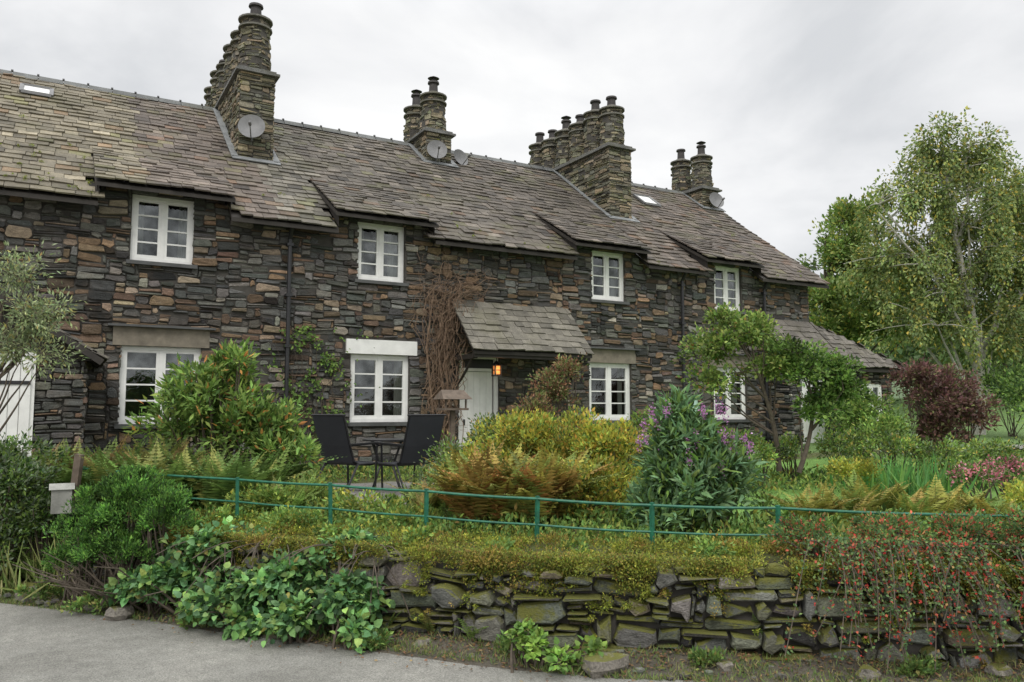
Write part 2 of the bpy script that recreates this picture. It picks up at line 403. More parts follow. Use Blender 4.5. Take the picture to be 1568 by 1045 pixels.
for i in range(len(segs)-1):
    a,b=segs[i],segs[i+1]; isp=any(abs(a-p[0])<1e-6 for p in panels)
    y0=PY-.1 if isp else -.38
    z0=roofz(y0)
    mb.add([(a,y0,z0-.05),(b,y0,z0-.05),(b,RY,RZ-.05),(a,RY,RZ-.05),(a,y0,z0-.12),(b,y0,z0-.12),(b,RY,RZ-.12),(a,RY,RZ-.12)],[(0,1,2,3),(7,6,5,4),(0,4,5,1),(1,5,6,2),(3,7,4,0)])
    if isp:
        zt=roofz(PY)
        mb.add([(a-.05,-.4,5.15),(b+.05,-.4,5.15),(b+.05,PY,zt-.03),(a-.05,PY,zt-.03),(a-.05,-.4,5.09),(b+.05,-.4,5.09),(b+.05,PY,zt-.1),(a-.05,PY,zt-.1)],[(0,1,2,3),(7,6,5,4),(0,4,5,1),(1,5,6,2),(3,7,4,0)])
        for x in(a+.01,b-.01): mb.add([(x,-.34,5.12),(x,PY,zt-.02),(x,-.34,4.9)],[(0,1,2)])
mb.add([(XL2,9,4.83),(XR2,9,4.83),(XR2,RY,RZ-.05),(XL2,RY,RZ-.05)],[(0,1,2,3)])
mb.obj('roof_core',M_dark,house)
mb=MB(); x=XL2
while x<XR2:
    w=.45; mb.add([(x,RY-.14,RZ-.06),(x+w-.015,RY-.14,RZ-.06),(x+w-.015,RY,RZ+.075),(x,RY,RZ+.075),(x,RY+.14,RZ-.06),(x+w-.015,RY+.14,RZ-.06),(x,RY,RZ-.02),(x+w-.015,RY,RZ-.02)],[(0,1,2,3),(3,2,5,4),(0,3,4,6),(1,7,5,2)],np.array([.12,.125,.12])*rng.uniform(.8,1.3)); 
    mb.tube([(x+w-.03,RY,RZ+.08),(x+w+.01,RY,RZ+.08)],.03,6,(.1,.1,.1)); x+=w
mb.obj('ridge_tiles',M_roof,house)
mb=MB()
for px_ in(3.55,12.7,15.42):
    mb.tube([(px_,-.3,4.85),(px_,-.12,4.62),(px_,-.12,.4)],.038,8)
    for zz in np.arange(.9,4.6,.9): mb.box((px_-.055,-.165,zz),(px_+.055,-.03,zz+.05))
mb.obj('drainpipes',M_black,house)
def onroof(x,y,w,l,name):
    mb=MB(); z=roofz(y); z2=roofz(y+l)
    n=np.array([0,-SL,1])/math.hypot(SL,1)*.06
    v=np.array([(x,y,z),(x+w,y,z),(x+w,y+l,z2),(x,y+l,z2)])
    for i in range(4): mb.beam(v[i]+n,v[(i+1)%4]+n,.07,.06,mat=0)
    mb.add(v+n*1.1,[(0,1,2,3)],mat=1); mb.obj(name,[M_metal,M_white],house)
onroof(-.75,3.35,.5,.35,'skylight'); onroof(14.1,2.9,.55,.5,'skylight')
# ---- chimneys
PAL_C=[((.19,.172,.125),4),((.25,.215,.145),3),((.135,.132,.105),3),((.32,.26,.175),1.5),((.2,.2,.135),2)]
def chimney(x0,x1,y0,y1,ztop,nsh,top=9.65):
    mb=MB(); zb=roofz(min(y0,8.6-y1))-.25
    mb.box((x0+.004,y0+.004,zb),(x1-.004,y1-.004,ztop))
    def face(Lu,fp):
        nu=max(3,int(round(Lu/.05))); nv=int((ztop-zb)/.04)
        R=pack(np.ones((nv,nu),bool),(3,8),hw=(.5,.4,.1)); R[:,[0,2]]*=Lu/nu; R[:,[1,3]]=zb+R[:,[1,3]]*(ztop-zb)/nv
        stones(mb,R,fp,PAL_C,gap=.005,relief=.022,warp=.008,mat=1,bev=.007)
    face(x1-x0,lambda U,V,Nn:np.stack([x0+U,y0-Nn,V],-1))
    face(y1-y0,lambda U,V,Nn:np.stack([x0-Nn,y1-U,V],-1))
    face(y1-y0,lambda U,V,Nn:np.stack([x1+Nn,y0+U,V],-1))
    face(x1-x0,lambda U,V,Nn:np.stack([x1-U,y1+Nn,V],-1))
    mb.box((x0-.09,y0-.1,ztop),(x1+.09,y1+.1,ztop+.05),(.15,.15,.14),2)
    mb.box((x0-.03,y0-.03,ztop+.05),(x1+.03,y1+.03,ztop+.11),(.15,.15,.14),2)
    n=np.array([0,-SL,1])/math.hypot(SL,1)*.045
    for xx in(x0-.07,x1+.07): mb.beam(np.array((xx,y0-.1,roofz(y0-.1)))+n,np.array((xx,RY,RZ))+n,.13,.02,mat=3)
    mb.beam(np.array((x0-.13,y0-.1,roofz(y0-.1)))+n,np.array((x1+.13,y0-.1,roofz(y0-.1)))+n,.16,.02,mat=3,up=(0,-SL,1))
    ys=np.linspace(y0+.34,y1-.34,nsh); xc_=(x0+x1)/2; zb2=ztop+.1
    for yy in ys:
        tp=top+rng.normal(0,.04); H=tp-zb2
        rad=lambda V:.325-.06*(V-zb2)/H
        nv=int(H/.045); nu=38
        R=pack(np.ones((nv,nu),bool),(3,7),hw=(.65,.3,.05)); Cc=2*math.pi*.3
        R[:,[0,2]]*=Cc/nu; R[:,[1,3]]=zb2+R[:,[1,3]]*H/nv
        stones(mb,R,lambda U,V,Nn:np.stack([xc_+(rad(V)+Nn)*np.cos(U/.3),yy+(rad(V)+Nn)*np.sin(U/.3),V],-1),PAL_C,gap=.004,relief=.025,warp=.004,mat=1,bev=.006)
        mb.tube([(xc_,yy,zb2),(xc_,yy,tp)],[.32,.26],20,mat=0)
        for zz,rr in((tp-.2,.34),(tp-.02,.345)):
            mb.tube([(xc_,yy,zz),(xc_,yy,zz+.035)],rr,18,(.16,.155,.13),2)
        mb.tube([(xc_,yy,tp+.015),(xc_,yy,tp+.1)],[.27,.17],16,(.15,.14,.12),2)
        ph=rng.uniform(.14,.28)
        mb.tube([(xc_,yy,tp+.09),(xc_,yy,tp+.1+ph),(xc_,yy,tp+.101+ph),(xc_,yy,tp+.15+ph)],[.12,.105,.15,.14],14,mat=4)
        if rng.random()<.4:
            mb.tube([(xc_,yy,tp+.15+ph),(xc_,yy,tp+.24+ph)],[.05,.05],10,mat=4); mb.tube([(xc_,yy,tp+.24+ph),(xc_,yy,tp+.3+ph)],[.15,.03],12,mat=4)
    mb.obj('chimney_stack',[M_mortar,M_chim,M_roof,M_lead,M_pot],house)
chimney(3.0,3.68,1.95,6.9,8.38,6)
chimney(7.7,8.38,3.42,5.18,8.42,2,top=9.5)
chimney(12.05,12.75,1.78,6.0,8.3,6,top=9.45)
chimney(16.85,17.5,3.5,5.1,8.3,2,top=9.4)
def dish(c,aim,R=.26,arm=.35):
    mb=MB(); c=np.array(c,float); a=np.array(aim,float); a/=np.linalg.norm(a)
    s=np.cross(a,(0,0,1)); s/=np.linalg.norm(s); u=np.cross(s,a); K=20
    V=[c-a*.07]
    for i,rr in enumerate((.35,.7,1)):
        for k in range(K):
            t=2*math.pi*k/K; V.append(c+R*rr*(s*math.cos(t)+u*1.08*math.sin(t))+a*(-.07+.07*rr*rr))
    mb.add(V,[(0,1+k,1+(k+1)%K) for k in range(K)]+[(1+i*K+k,1+(i+1)*K+k,1+(i+1)*K+(k+1)%K,1+i*K+(k+1)%K) for i in range(2) for k in range(K)])
    mb.tube([c-u*R,c-u*R*.7+a*.3],.012,6); mb.tube([c-u*R*.7+a*.27,c-u*R*.7+a*.36],.03,8)
    mb.tube([c-a*.08,c-a*.08-a*arm*.6,c-a*arm*.6-u*.2],.02,6)
    mb.obj('satellite_dish',M_metal,smooth=True)
dish((3.2,1.7,7.2),(-.3,-1,.35)); dish((7.9,3.2,7.95),(-.3,-1,.35),.25); dish((8.75,3.6,8.0),(.2,-1,.35),.22); dish((17.2,3.25,7.95),(-.2,-1,.35),.25)
# ---- porch
porch=empty('entrance_porch')
mb=MB()
fp,Lp=slope_map(6.74,-1.0,2.74,-.02,3.77)
slates(mb,fp,2.78,Lp,lambda u,v:np.array([.2,.185,.15])*rng.normal(1,.16)*(.6 if rng.random()<.12 else 1),cs=.17,wr=(.16,.38))
mb.obj('porch_slates',M_roof,porch)
mb=MB()
mb.add([(6.78,-.98,2.71),(9.48,-.98,2.71),(9.48,-.02,3.71),(6.78,-.02,3.71),(6.78,-.98,2.65),(9.48,-.98,2.65),(9.48,-.02,3.65),(6.78,-.02,3.65)],[(0,1,2,3),(7,6,5,4),(0,4,5,1),(1,5,6,2),(3,7,4,0)])
mb.beam((6.8,-.9,2.64),(9.46,-.9,2.64),.08,.09)
for x in(6.86,9.38):
    mb.beam((x,-.9,2.62),(x,0,2.62),.08,.09); mb.beam((x,-.06,2.0),(x,-.06,3.6),.08,.09)
    pts=[(x,-.06-.7*t,2.1+.5*t**1.4) for t in np.linspace(0,1,8)]
    mb.tube(pts,.028,6)
mb.obj('porch_timber',M_dark,porch)
lan=empty('porch_lantern')
mb=MB(); lx,ly,lz=7.5,-.55,2.38
mb.box((lx-.05,ly-.05,lz-.08),(lx+.05,ly+.05,lz+.08)); mb.obj('lamp_glass',M_lamp,lan)
mb=MB()
for sx in(-1,1):
    for sy in(-1,1): mb.beam((lx+sx*.06,ly+sy*.06,lz-.1),(lx+sx*.06,ly+sy*.06,lz+.1),.024,.024)
mb.box((lx-.075,ly-.075,lz-.12),(lx+.075,ly+.075,lz-.1)); mb.box((lx-.065,ly-.065,lz-.01),(lx+.065,ly+.065,lz+.008)); mb.tube([(lx,ly,lz+.09),(lx,ly,lz+.18)],[.12,.02],4); mb.tube([(lx,ly,lz+.17),(lx,ly,lz+.3)],.008,5)
mb.obj('lamp_frame',M_black,lan)
pl=bpy.data.lights.new('lantern_light','POINT'); pl.energy=1.5; pl.color=(1,.5,.2); pl.shadow_soft_size=.07; plo=bpy.data.objects.new('lantern_light',pl); col.objects.link(plo); plo.location=(lx,ly-.14,lz); plo.parent=lan
# ---- right outshot
out=empty('side_extension')
mb=MB()
ex0,ex1,eyf=15.5,19.3,-.85; ez=2.72
def wallrect(mb,fp,Lu,z0,z1,op=[]):
    nu=int(Lu/.05);nv=int((z1-z0)/.04); mk=np.ones((nv,nu),bool)
    uc=(np.arange(nu)+.5)*.05; vc=z0+(np.arange(nv)+.5)*.04
    for a,b,c,d in op: mk[np.ix_((vc>c)&(vc<d),(uc>a)&(uc<b))]=False
    R=pack(mk,(3,8)); R[:,[0,2]]*=.05; R[:,[1,3]]=z0+R[:,[1,3]]*.04
    stones(mb,R,fp,PAL_H,gap=.006,relief=.03)
wallrect(mb,lambda U,V,Nn:np.stack([ex0+U,eyf-Nn,V],-1),ex1-ex0,.4,2.7,[(.3,1.15,.4,2.5),(2.6,3.4,1.3,2.3)])
wallrect(mb,lambda U,V,Nn:np.stack([ex1+Nn,eyf+U,V],-1),5,.4,2.7)
wallrect(mb,lambda U,V,Nn:np.stack([ex0-Nn,0-U,V],-1),.85,.4,3.0)
mb.obj('extension_walls',M_stone,out)
mb=MB(); mb.box((ex0+.02,eyf+.14,0),(ex1-.02,4.2,2.6)); mb.obj('extension_core',M_inter,out)
fr=MB(); gl=MB(); cu_=MB(); window(ex0+2.6,ex0+3.4,1.3,2.3,3,y=eyf+.02); fr.box((ex0+.3,eyf+.03,.5),(ex0+1.15,eyf+.1,2.5))
for i in range(6): fr.box((ex0+.33+i*.135,eyf+.01,.52),(ex0+.33+i*.135+.125,eyf+.035,2.45))
fr.obj('extension_window_and_door',M_white,out); gl.obj('extension_glass',M_glass,out)
mb=MB()
zt=3.9; rc=lambda u,v:np.array([.15,.135,.115])*rng.normal(1,.16)
fp,Lq=slope_map(ex0-.2,-1.1,2.7,-.02,zt); slates(mb,fp,XR-ex0+.2,Lq,rc,cs=.2)
hipL=ex1+.3-XR
def fr_skip(u,v): return u>hipL*(1-v/Lq)
fp,Lq=slope_map(XR,-1.1,2.7,-.02,zt); slates(mb,fp,hipL,Lq,rc,cs=.15,skip=fr_skip,wr=(.12,.22))
Lr=math.hypot(hipL,zt-2.7); cx_,cz_=-hipL/Lr,(zt-2.7)/Lr
fpr=lambda U,V,Nn:np.stack([ex1+.3+cx_*V+cz_*Nn,-1.1+U,2.7+cz_*V-cx_*Nn],-1)
slates(mb,fpr,5.4,Lr,rc,cs=.2,skip=lambda u,v:u<1.08*v/Lr)
mb.obj('extension_roof_slates',M_roof,out)
mb=MB(); A=(ex0-.2,-1.08,2.66);B_=(ex1+.28,-1.08,2.66);Cc=(XR,-.02,zt-.05);D=(ex0-.2,-.02,zt-.05);E_=(ex1+.28,4.3,2.66);G=(XR,4.3,zt-.05)
mb.add([A,B_,Cc,D,E_,G],[(0,1,2,3),(1,4,5,2)]); mb.box((ex0-.18,-1.07,2.58),(ex1+.26,-.86,2.65)); mb.obj('extension_roof_core',M_dark,out)
# ---- left porch with white door
lp=empty('side_porch')
mb=MB()
wallrect(mb,lambda U,V,Nn:np.stack([-.35+U,-1.3-Nn,V],-1),.75,.4,2.35)
wallrect(mb,lambda U,V,Nn:np.stack([.4+Nn,-1.3+U,V],-1),1.3,.4,2.35)
mb.obj('porch_walls',M_stone,lp)
mb=MB(); mb.box((-2.0,-1.27,0),(.37,-.05,2.35)); mb.obj('porch_core',M_mortar,lp)
mb=MB()
mb.box((-2.0,-1.36,.4),(-.2,-1.3,2.4)); 
for i in range(11): mb.box((-1.67+i*.13,-1.385,.5),(-1.67+i*.13+.12,-1.35,2.25))
mb.obj('white_boarded_door',M_white,lp)
mb=MB()
for z in(.95,1.95): mb.box((-1.1,-1.4,z),(-.25,-1.386,z+.05))
mb.obj('strap_hinges',M_black,lp)
mb=MB(); Lg=math.hypot(1.5,1.0)
for sg in(1,-1):
    fg=lambda U,V,Nn,sg=sg:np.stack([-.85+sg*(1.5-V*1.5/Lg+Nn*1.0/Lg),(-1.6+U) if sg<0 else (0-U),2.3+V*1.0/Lg+Nn*1.5/Lg],-1)
    slates(mb,fg,1.6,Lg,rc,cs=.2)
mb.obj('porch_roof_slates',M_roof,lp)
mb=MB(); mb.add([(.62,-1.58,2.26),(-.85,-1.58,3.26),(-2.3,-1.58,2.26),(.62,0,2.26),(-.85,0,3.26),(-2.3,0,2.26)],[(0,1,4,3),(1,2,5,4)]); 
mb.add([(.5,-1.32,2.3),(-.85,-1.32,3.2),(-2.2,-1.32,2.3)],[(0,1,2)])
mb.beam((.6,-1.59,2.27),(-.85,-1.59,3.25),.03,.09); mb.beam((-2.3,-1.59,2.27),(-.85,-1.59,3.25),.03,.09); mb.obj('porch_roof_core',M_dark,lp)
# ---------------------------------------------------------------- terrain
def Wd(r): return np.interp(r,[-30,-14,-9,-4.05,-2.4,.07,2.87,5.5,14,40],[28,15,11,7.4,6.42,5.43,5.04,4.95,5.2,8])
def th(r,d):
    s=d-Wd(r)
    z=.05*sm(s,-.6,0)+.5*sm(s,.02,.3)+.06*np.exp(-((s-.5)/.3)**2)+.03*wob(r*1.5,d*1.5)*sm(s,-.5,.1)
    z=z+.06*sm(s,.5,2)
    x=.5*d+.866*r; y=CAMY+.866*d-.5*r
    z=z-.12*sm(s,3,6)*(1-sm(x,10,15))+.2*sm(x,11,17)*sm(s,2,6)
    z=z+(14*sm(d,70,260)+1.6*sm(d,30,60))*(1+.25*np.sin(r*.03)+.12*np.sin(r*.11+1))*sm(d,28,60)
    return z
rs=np.concatenate([-np.geomspace(600,9,22),np.arange(-8.8,9,.16),np.geomspace(9.2,600,22)])
ss=np.concatenate([-np.geomspace(150,1.2,14),[-1,-.8,-.6,-.45,-.3,-.15,-.05,.02,.07,.12,.17,.22,.27,.32,.4,.5,.6,.75,.9],np.arange(1.1,16,.3),np.geomspace(16.4,900,30)])
RR,SS=np.meshgrid(rs,ss); DD=Wd(RR)+SS; ZZ=th(RR,DD)
V=siteA(RR,DD,ZZ).reshape(-1,3); nr=len(rs); ns=len(ss)
I=(np.arange(ns-1)[:,None]*nr+np.arange(nr-1)[None]).ravel()
F=np.stack([I,I+1,I+nr+1,I+nr],1)
C=np.zeros((ns,nr,3)); C[:]=(.05,.045,.025)
C[(SS<-.02)]=(.12,.105,.08)
C[(SS<-.02)&(RR<-3)]=(.1,.1,.06)
C[(SS>.3)]=(.09,.1,.03)
lawn=(RR>1.6)&(SS>1.3)&(DD<16); C[lawn]=(.14,.27,.05)
C[(DD>17)]=(.13,.22,.06); C[(DD>70)]=(.09,.14,.06)
patio=(((RR+1.6)/1.7)**2+((DD-10.3)/2.2)**2)<1; C[patio]=(.2,.19,.175)
mb=MB(); mb.add(V,F,C.reshape(-1,3)); mb.obj('ground',M_ground,smooth=True,centre=False)
def Re(r): return np.interp(r,[-30,-14,-9,-4.25,-1.37,.45,2,5,14,40],[27,14.2,10.2,6.77,5.66,4.92,4.72,4.6,4.8,7])
rr=np.concatenate([np.linspace(-60,-8,30),np.arange(-7.9,8,.05),np.linspace(8.2,60,30)])
e1=Re(rr)+.05*wob(rr*2,rr*.7)+.02*wob(rr*11,rr*3); e0=e1-7.5
k=6; V=[];
for i in range(k+1):
    dd=e0+(e1-e0)*i/k; V.append(siteA(rr,dd,np.full_like(rr,.012)))
V=np.concatenate(V); n=len(rr); I=(np.arange(k)[:,None]*n+np.arange(n-1)[None]).ravel()
mb=MB(); mb.add(V,np.stack([I,I+1,I+n+1,I+n],1)); mb.obj('road',M_road,centre=False)
mb=MB(); tt=np.linspace(0,1,20); a_=siteA(10+14*tt,15+4*tt+3*tt**2,th(10+14*tt,15+4*tt+3*tt**2)+.05); b_=siteA(10+14*tt,17+4.3*tt+3*tt**2,th(10+14*tt,17+4.3*tt+3*tt**2)+.05)
mb.add(np.concatenate([a_,b_]),[(i,i+1,20+i+1,20+i) for i in range(19)]); mb.obj('lane',M_road,centre=False)
# ---------------------------------------------------------------- garden wall
rw=np.arange(-9,14,.02); dw=Wd(rw); Lw=np.concatenate([[0],np.cumsum(np.hypot(np.diff(rw),np.diff(dw)))])
dw=np.convolve(np.pad(dw,25,'edge'),np.ones(51)/51,'valid')
nxr=np.gradient(dw)/.02
def wpos(U,V,Nn):
    r=np.interp(U,Lw,rw); d=np.interp(U,Lw,dw); g=np.interp(U,Lw,nxr); gl_=np.hypot(1,g)
    n=Nn-.10*V+.05*wob(U*.7,V*1.2)*np.clip(V*2,0,1)
    return siteA(r+g/gl_*n,d-1/gl_*n,V)
mb=MB()
LW=Lw[-1]; nu=int(LW/.036); nv=20; mk=np.ones((nv,nu),bool)
uu=(np.arange(nu)+.5)*.036; rowt=17+3.0*wob(uu*.9,0*uu); mk&=(np.arange(nv)[:,None]<rowt[None])
R=pack(mk,(2,10),hw=(.42,.28,.16,.09,.05)); R[:,[0,2]]*=.036; R[:,[1,3]]=-.03+R[:,[1,3]]*.034
PAL_F=[((.15,.15,.135),4),((.1,.1,.09),4),((.2,.195,.17),3),((.17,.145,.105),1.7),((.12,.125,.09),2),((.28,.27,.24),1.2)]
stones(mb,R,wpos,PAL_F,gap=.005,relief=.11,bev=.012,back=.06,warp=.04,jit=.35,mat=1,skw=.5,cor=.3)
us=np.arange(0,LW,.1); v=np.concatenate([wpos(us,np.full_like(us,z),np.full_like(us,-.03)) for z in(-.1,.52)]); n=len(us)
mb.add(v,[(i,i+1,n+i+1,n+i) for i in range(n-1)],mat=0)
mb.obj('dry_stone_garden_wall',[M_mortar,M_fstone])
mb=MB()
def rock(c,s,colr):
    K=10; P_=[]
    th_=np.linspace(0,math.pi,7); 
    for i,t in enumerate(th_):
        for k2 in range(K):
            p=2*math.pi*k2/K; v=np.array([math.sin(t)*math.cos(p),math.sin(t)*math.sin(p),math.cos(t)])
            q=1+.25*math.sin(v[0]*5+c[0]*9)*math.cos(v[1]*4+c[1]*7)+.12*math.sin(9*v[2]+c[0]*3)
            v=np.sign(v)*np.abs(v)**.75; P_.append(np.array(c)+v*q*np.array(s))
    F=[(i*K+k2,(i+1)*K+k2,(i+1)*K+(k2+1)%K,i*K+(k2+1)%K) for i in range(6) for k2 in range(K)]
    mb.add(P_,F,colr)
for px,dd,s in[(-3.0,6.25,.1),(-4.1,6.95,.12),(.55,5.0,.14),(-1.05,5.6,.08),(-.6,5.5,.06),(1.3,5.0,.06),(2.1,4.86,.07),(-2.0,6.0,.07),(.1,5.3,.07),(2.9,4.9,.08),(-3.6,6.75,.06),(-4.5,7.3,.1),(-3.3,6.5,.08)]:
    rock(site(px,dd,.03+s*.2),(s,s*.75,s*.55),(.22,.2,.17))
for i in range(140):
    r_=rng.uniform(-5,4); s=rng.uniform(.01,.035); rock(site(r_,Re(r_)+rng.uniform(.0,.35),.02+s*.3),(s,s,s*.6),pick(PAL_F,1)[0])
mb.obj('verge_stones',M_chim)
# ---------------------------------------------------------------- foliage tools
def leaves(mb,P_,D,Nv,L,W,C,big=False):
    n=len(P_); S=nrm(np.cross(D,Nv)); Nn=nrm(np.cross(S,D)); L=np.broadcast_to(L,(n,))[:,None]; W=np.broadcast_to(W,(n,))[:,None]
    if not big:
        X=np.stack([P_,P_+D*L*.45+S*W*.5+Nn*W*.18,P_+D*L,P_+D*L*.45-S*W*.5+Nn*W*.18],1)
        F=np.array([(0,1,2),(0,2,3)]); k=4
        mb.add(X.reshape(-1,3),((np.arange(n)*k)[:,None,None]+F[None]).reshape(-1,3),np.repeat(C,k,0))
    else:
        dr=-Nn*L*.18
        X=np.stack([P_,P_+D*L*.5,P_+D*L+dr,P_+D*L*.22+S*W*.48+Nn*W*.12,P_+D*L*.62+S*W*.4+Nn*W*.08+dr*.3,P_+D*L*.22-S*W*.48+Nn*W*.12,P_+D*L*.62-S*W*.4+Nn*W*.08+dr*.3],1)
        k=7; o_=(np.arange(n)*k)[:,None,None]
        m0=mb.n
        mb.add(X.reshape(-1,3),(o_+np.array([(0,3,4,1),(0,1,6,5)])[None]).reshape(-1,4),np.repeat(C,k,0))
        mb.f.append(((o_+np.array([(1,4,2),(1,2,6)])[None]).reshape(-1,3)+m0,0))
def cloud(mb,cen,rad,n,L,asp,pal,ncl=30,cr=.16,up=.3,droop=0,big=False,jit=.2,shell=.45,flat=0,cj=.22):
    cen=np.array(cen,float); rad=np.array(rad,float)
    d=nrm(rng.normal(size=(ncl,3))); d[:,2]=np.where(d[:,2]<-.5,-d[:,2],d[:,2])
    cc=cen+d*rad*(rng.random((ncl,1))**shell)
    ct=1+rng.normal(0,cj,(ncl,1)); cs=cr*rng.uniform(.6,1.5,(ncl,1))
    k=rng.integers(0,ncl,n)
    off=nrm(rng.normal(size=(n,3)))*(rng.random((n,1))**.5)
    if droop: off[:,2]*=1+droop; off[:,2]-=droop*.5
    P_=cc[k]+off*cs[k]
    D=nrm(off*.8+nrm(P_-cen)*.5+rng.normal(0,.5,(n,3))+np.array([0,0,up-droop*.8]))
    Nv=nrm(rng.normal(0,.6 if not flat else .25,(n,3))+np.array([0,0,1.0])+nrm(P_-cen)*.6)
    C=np.clip(pick(pal,n,jit)*ct[k],.004,1)
    LL=L*rng.uniform(.6,1.3,n)
    leaves(mb,P_,D,Nv,LL,LL*asp,C,big)
    return cc
def stems(mb,base,cc,rad=.008,colr=(.09,.06,.04),mat=1):
    base=np.array(base)
    for c in cc:
        b=base+rng.normal(0,.05,3)*np.array([1,1,0]); mid=(b+c)/2+rng.normal(0,.04,3)+np.array([0,0,.06])
        t=np.linspace(0,1,5)[:,None]; p=(1-t)**2*b+2*t*(1-t)*mid+t*t*c
        mb.tube(p,np.linspace(rad*1.6,rad*.5,5),4,colr,mat,cap=False)
def shrub(name,blobs,pal,n,L,asp=.45,ncl=40,cr=.16,extra=None,stem=True,**k):
    mb=MB(); tot=sum(b[3]*b[5] for b in blobs)
    for b in blobs:
        c=site(b[0],b[1],b[2]); w=b[3]*b[5]/tot
        cc=cloud(mb,c,b[3:6],int(n*w),L,asp,pal,ncl=max(6,int(ncl*w)),cr=cr,**k)
        gz=float(th(b[0],b[1])); 
        if stem: stems(mb,(c[0],c[1],gz-.05),cc[:16])
    if extra: extra(mb)
    return mb.obj(name,[M_leaf,M_bark])
def ferns(name,spots,pal,Lr=(.5,.8),nf=14,npin=20):
    mb=MB()
    for (r,d) in spots:
        gz=float(th(r,d)); base=site(r,d,gz)
        tint=1+rng.normal(0,.15)
        for i in range(nf):
            az=rng.uniform(0,2*math.pi); L=rng.uniform(*Lr); h=np.array([math.cos(az),math.sin(az),0]); lean=rng.uniform(.35,1.0)
            s=np.linspace(.0,1,npin)[:,None]
            p=base+h*L*lean*(.3*s+.55*s**2)+np.array([0,0,1])*L*(1.05*s-.5*lean*s**2)+h*.03
            t=nrm(np.gradient(p,axis=0)); sd=nrm(np.cross(t,[0,0,1.0])); 
            ss_=s[:,0]; prof=np.clip(np.sin(np.pi*np.clip(ss_*.9+.08,0,1))**.8*(1.15-ss_),0,None)*.3*L
            msk=ss_>.12
            c0=pick(pal,1,.15)[0]*tint
            for sg in(-1,1):
                D=nrm(sd*sg+t*.35+np.array([0,0,-.15])+rng.normal(0,.06,p.shape)); Nv=nrm(np.cross(sd,t)*1.0+rng.normal(0,.15,p.shape)); Nv*=np.sign(Nv[:,2:3]+1e-6)
                leaves(mb,p[msk],D[msk],Nv[msk],prof[msk],np.full(msk.sum(),L*.055),np.clip(np.tile(c0,(msk.sum(),1))*rng.normal(1,.12,(msk.sum(),1)),.004,1))
            mb.tube(p[::4],.003,3,c0*.7,0,cap=False)
    return mb.obj(name,[M_leaf])
def tree(name,base,ztop,blobs,n,L,pal,bark,tr=.1,asp=.6,ncl=120,cr=.5,droop=0,lean=(0,0),twig=.012,**k):
    mb=MB(); base=np.array(base,float)
    tot=sum(b[3]*b[5] for b in blobs)
    H=ztop-base[2]; t=np.linspace(0,1,14)[:,None]
    tip=np.array([base[0]+lean[0],base[1]+lean[1],ztop])
    path=base+(tip-base)*t+np.stack([np.sin(t[:,0]*7)*H*.018,np.cos(t[:,0]*5+1)*H*.015,0*t[:,0]],1)
    mb.tube(path,np.linspace(tr,tr*.15,14),9,mat=1)
    nodes=[path]
    for b in blobs:
        c=site(b[0],b[1],b[2]); 
        for q in range(3):
            e=c+rng.normal(0,.3,3)*np.array(b[3:6]); fz=np.clip((e[2]-base[2])/H-.3,.12,.85); s=path[int(fz*13)]
            tt=np.linspace(0,1,8)[:,None]; m_=s*.5+e*.5+np.array([0,0,-.08*H*.3])
            pp=(1-tt)**2*s+2*tt*(1-tt)*m_+tt*tt*e+rng.normal(0,.012*H*.3,(8,3))*tt*(1-tt)*4
            mb.tube(pp,np.linspace(tr*.42,tr*.1,8),6,mat=1,cap=False); nodes.append(pp)
    nodes=np.concatenate(nodes)
    for b in blobs:
        c=site(b[0],b[1],b[2]); w=b[3]*b[5]/tot
        cc=cloud(mb,c,b[3:6],int(n*w),L,asp,pal,ncl=max(5,int(ncl*w)),cr=cr,droop=droop,**k)
        for q in cc:
            dd=np.linalg.norm((nodes-q)*np.array([1,1,1.3]),axis=1)+np.where(nodes[:,2]>q[2]+.1*H*.3,1.5,0); s=nodes[dd.argmin()]
            mid=(s+q)/2+np.array([0,0,.12*np.linalg.norm(q-s)]); tt=np.linspace(0,1,5)[:,None]
            pp=(1-tt)**2*s+2*tt*(1-tt)*mid+tt*tt*q
            mb.tube(pp,np.linspace(twig*1.7,twig*.5,5),4,mat=1,cap=False)
    return mb.obj(name,[M_leaf,bark])
G_m=(.085,.155,.03);G_d=(.035,.075,.02);G_l=(.16,.25,.045);G_y=(.31,.29,.04);G_b=(.065,.15,.06);GG=(.17,.22,.13);YG=(.24,.28,.05)
# roof moss cushions on the left-hand roof
mb=MB(); nn_=np.array([0,-SL,1])/math.hypot(SL,1)
for i in range(110):
    x=rng.uniform(-3,1.2) if rng.random()<.6 else rng.uniform(1.2,17); y=-.35+abs(rng.normal(0,.9)); 
    if any(a-.1<x<b+.1 for a,b in panels): continue
    a=rng.uniform(.02,.055); cloud(mb,np.array([x,y,roofz(y)])+nn_*.03,(a,a,a*.5),50,.02,.6,[((.16,.22,.03),3),((.24,.24,.04),2)],ncl=3,cr=a*.6)
mb.obj('roof_moss',[M_leaf],house)
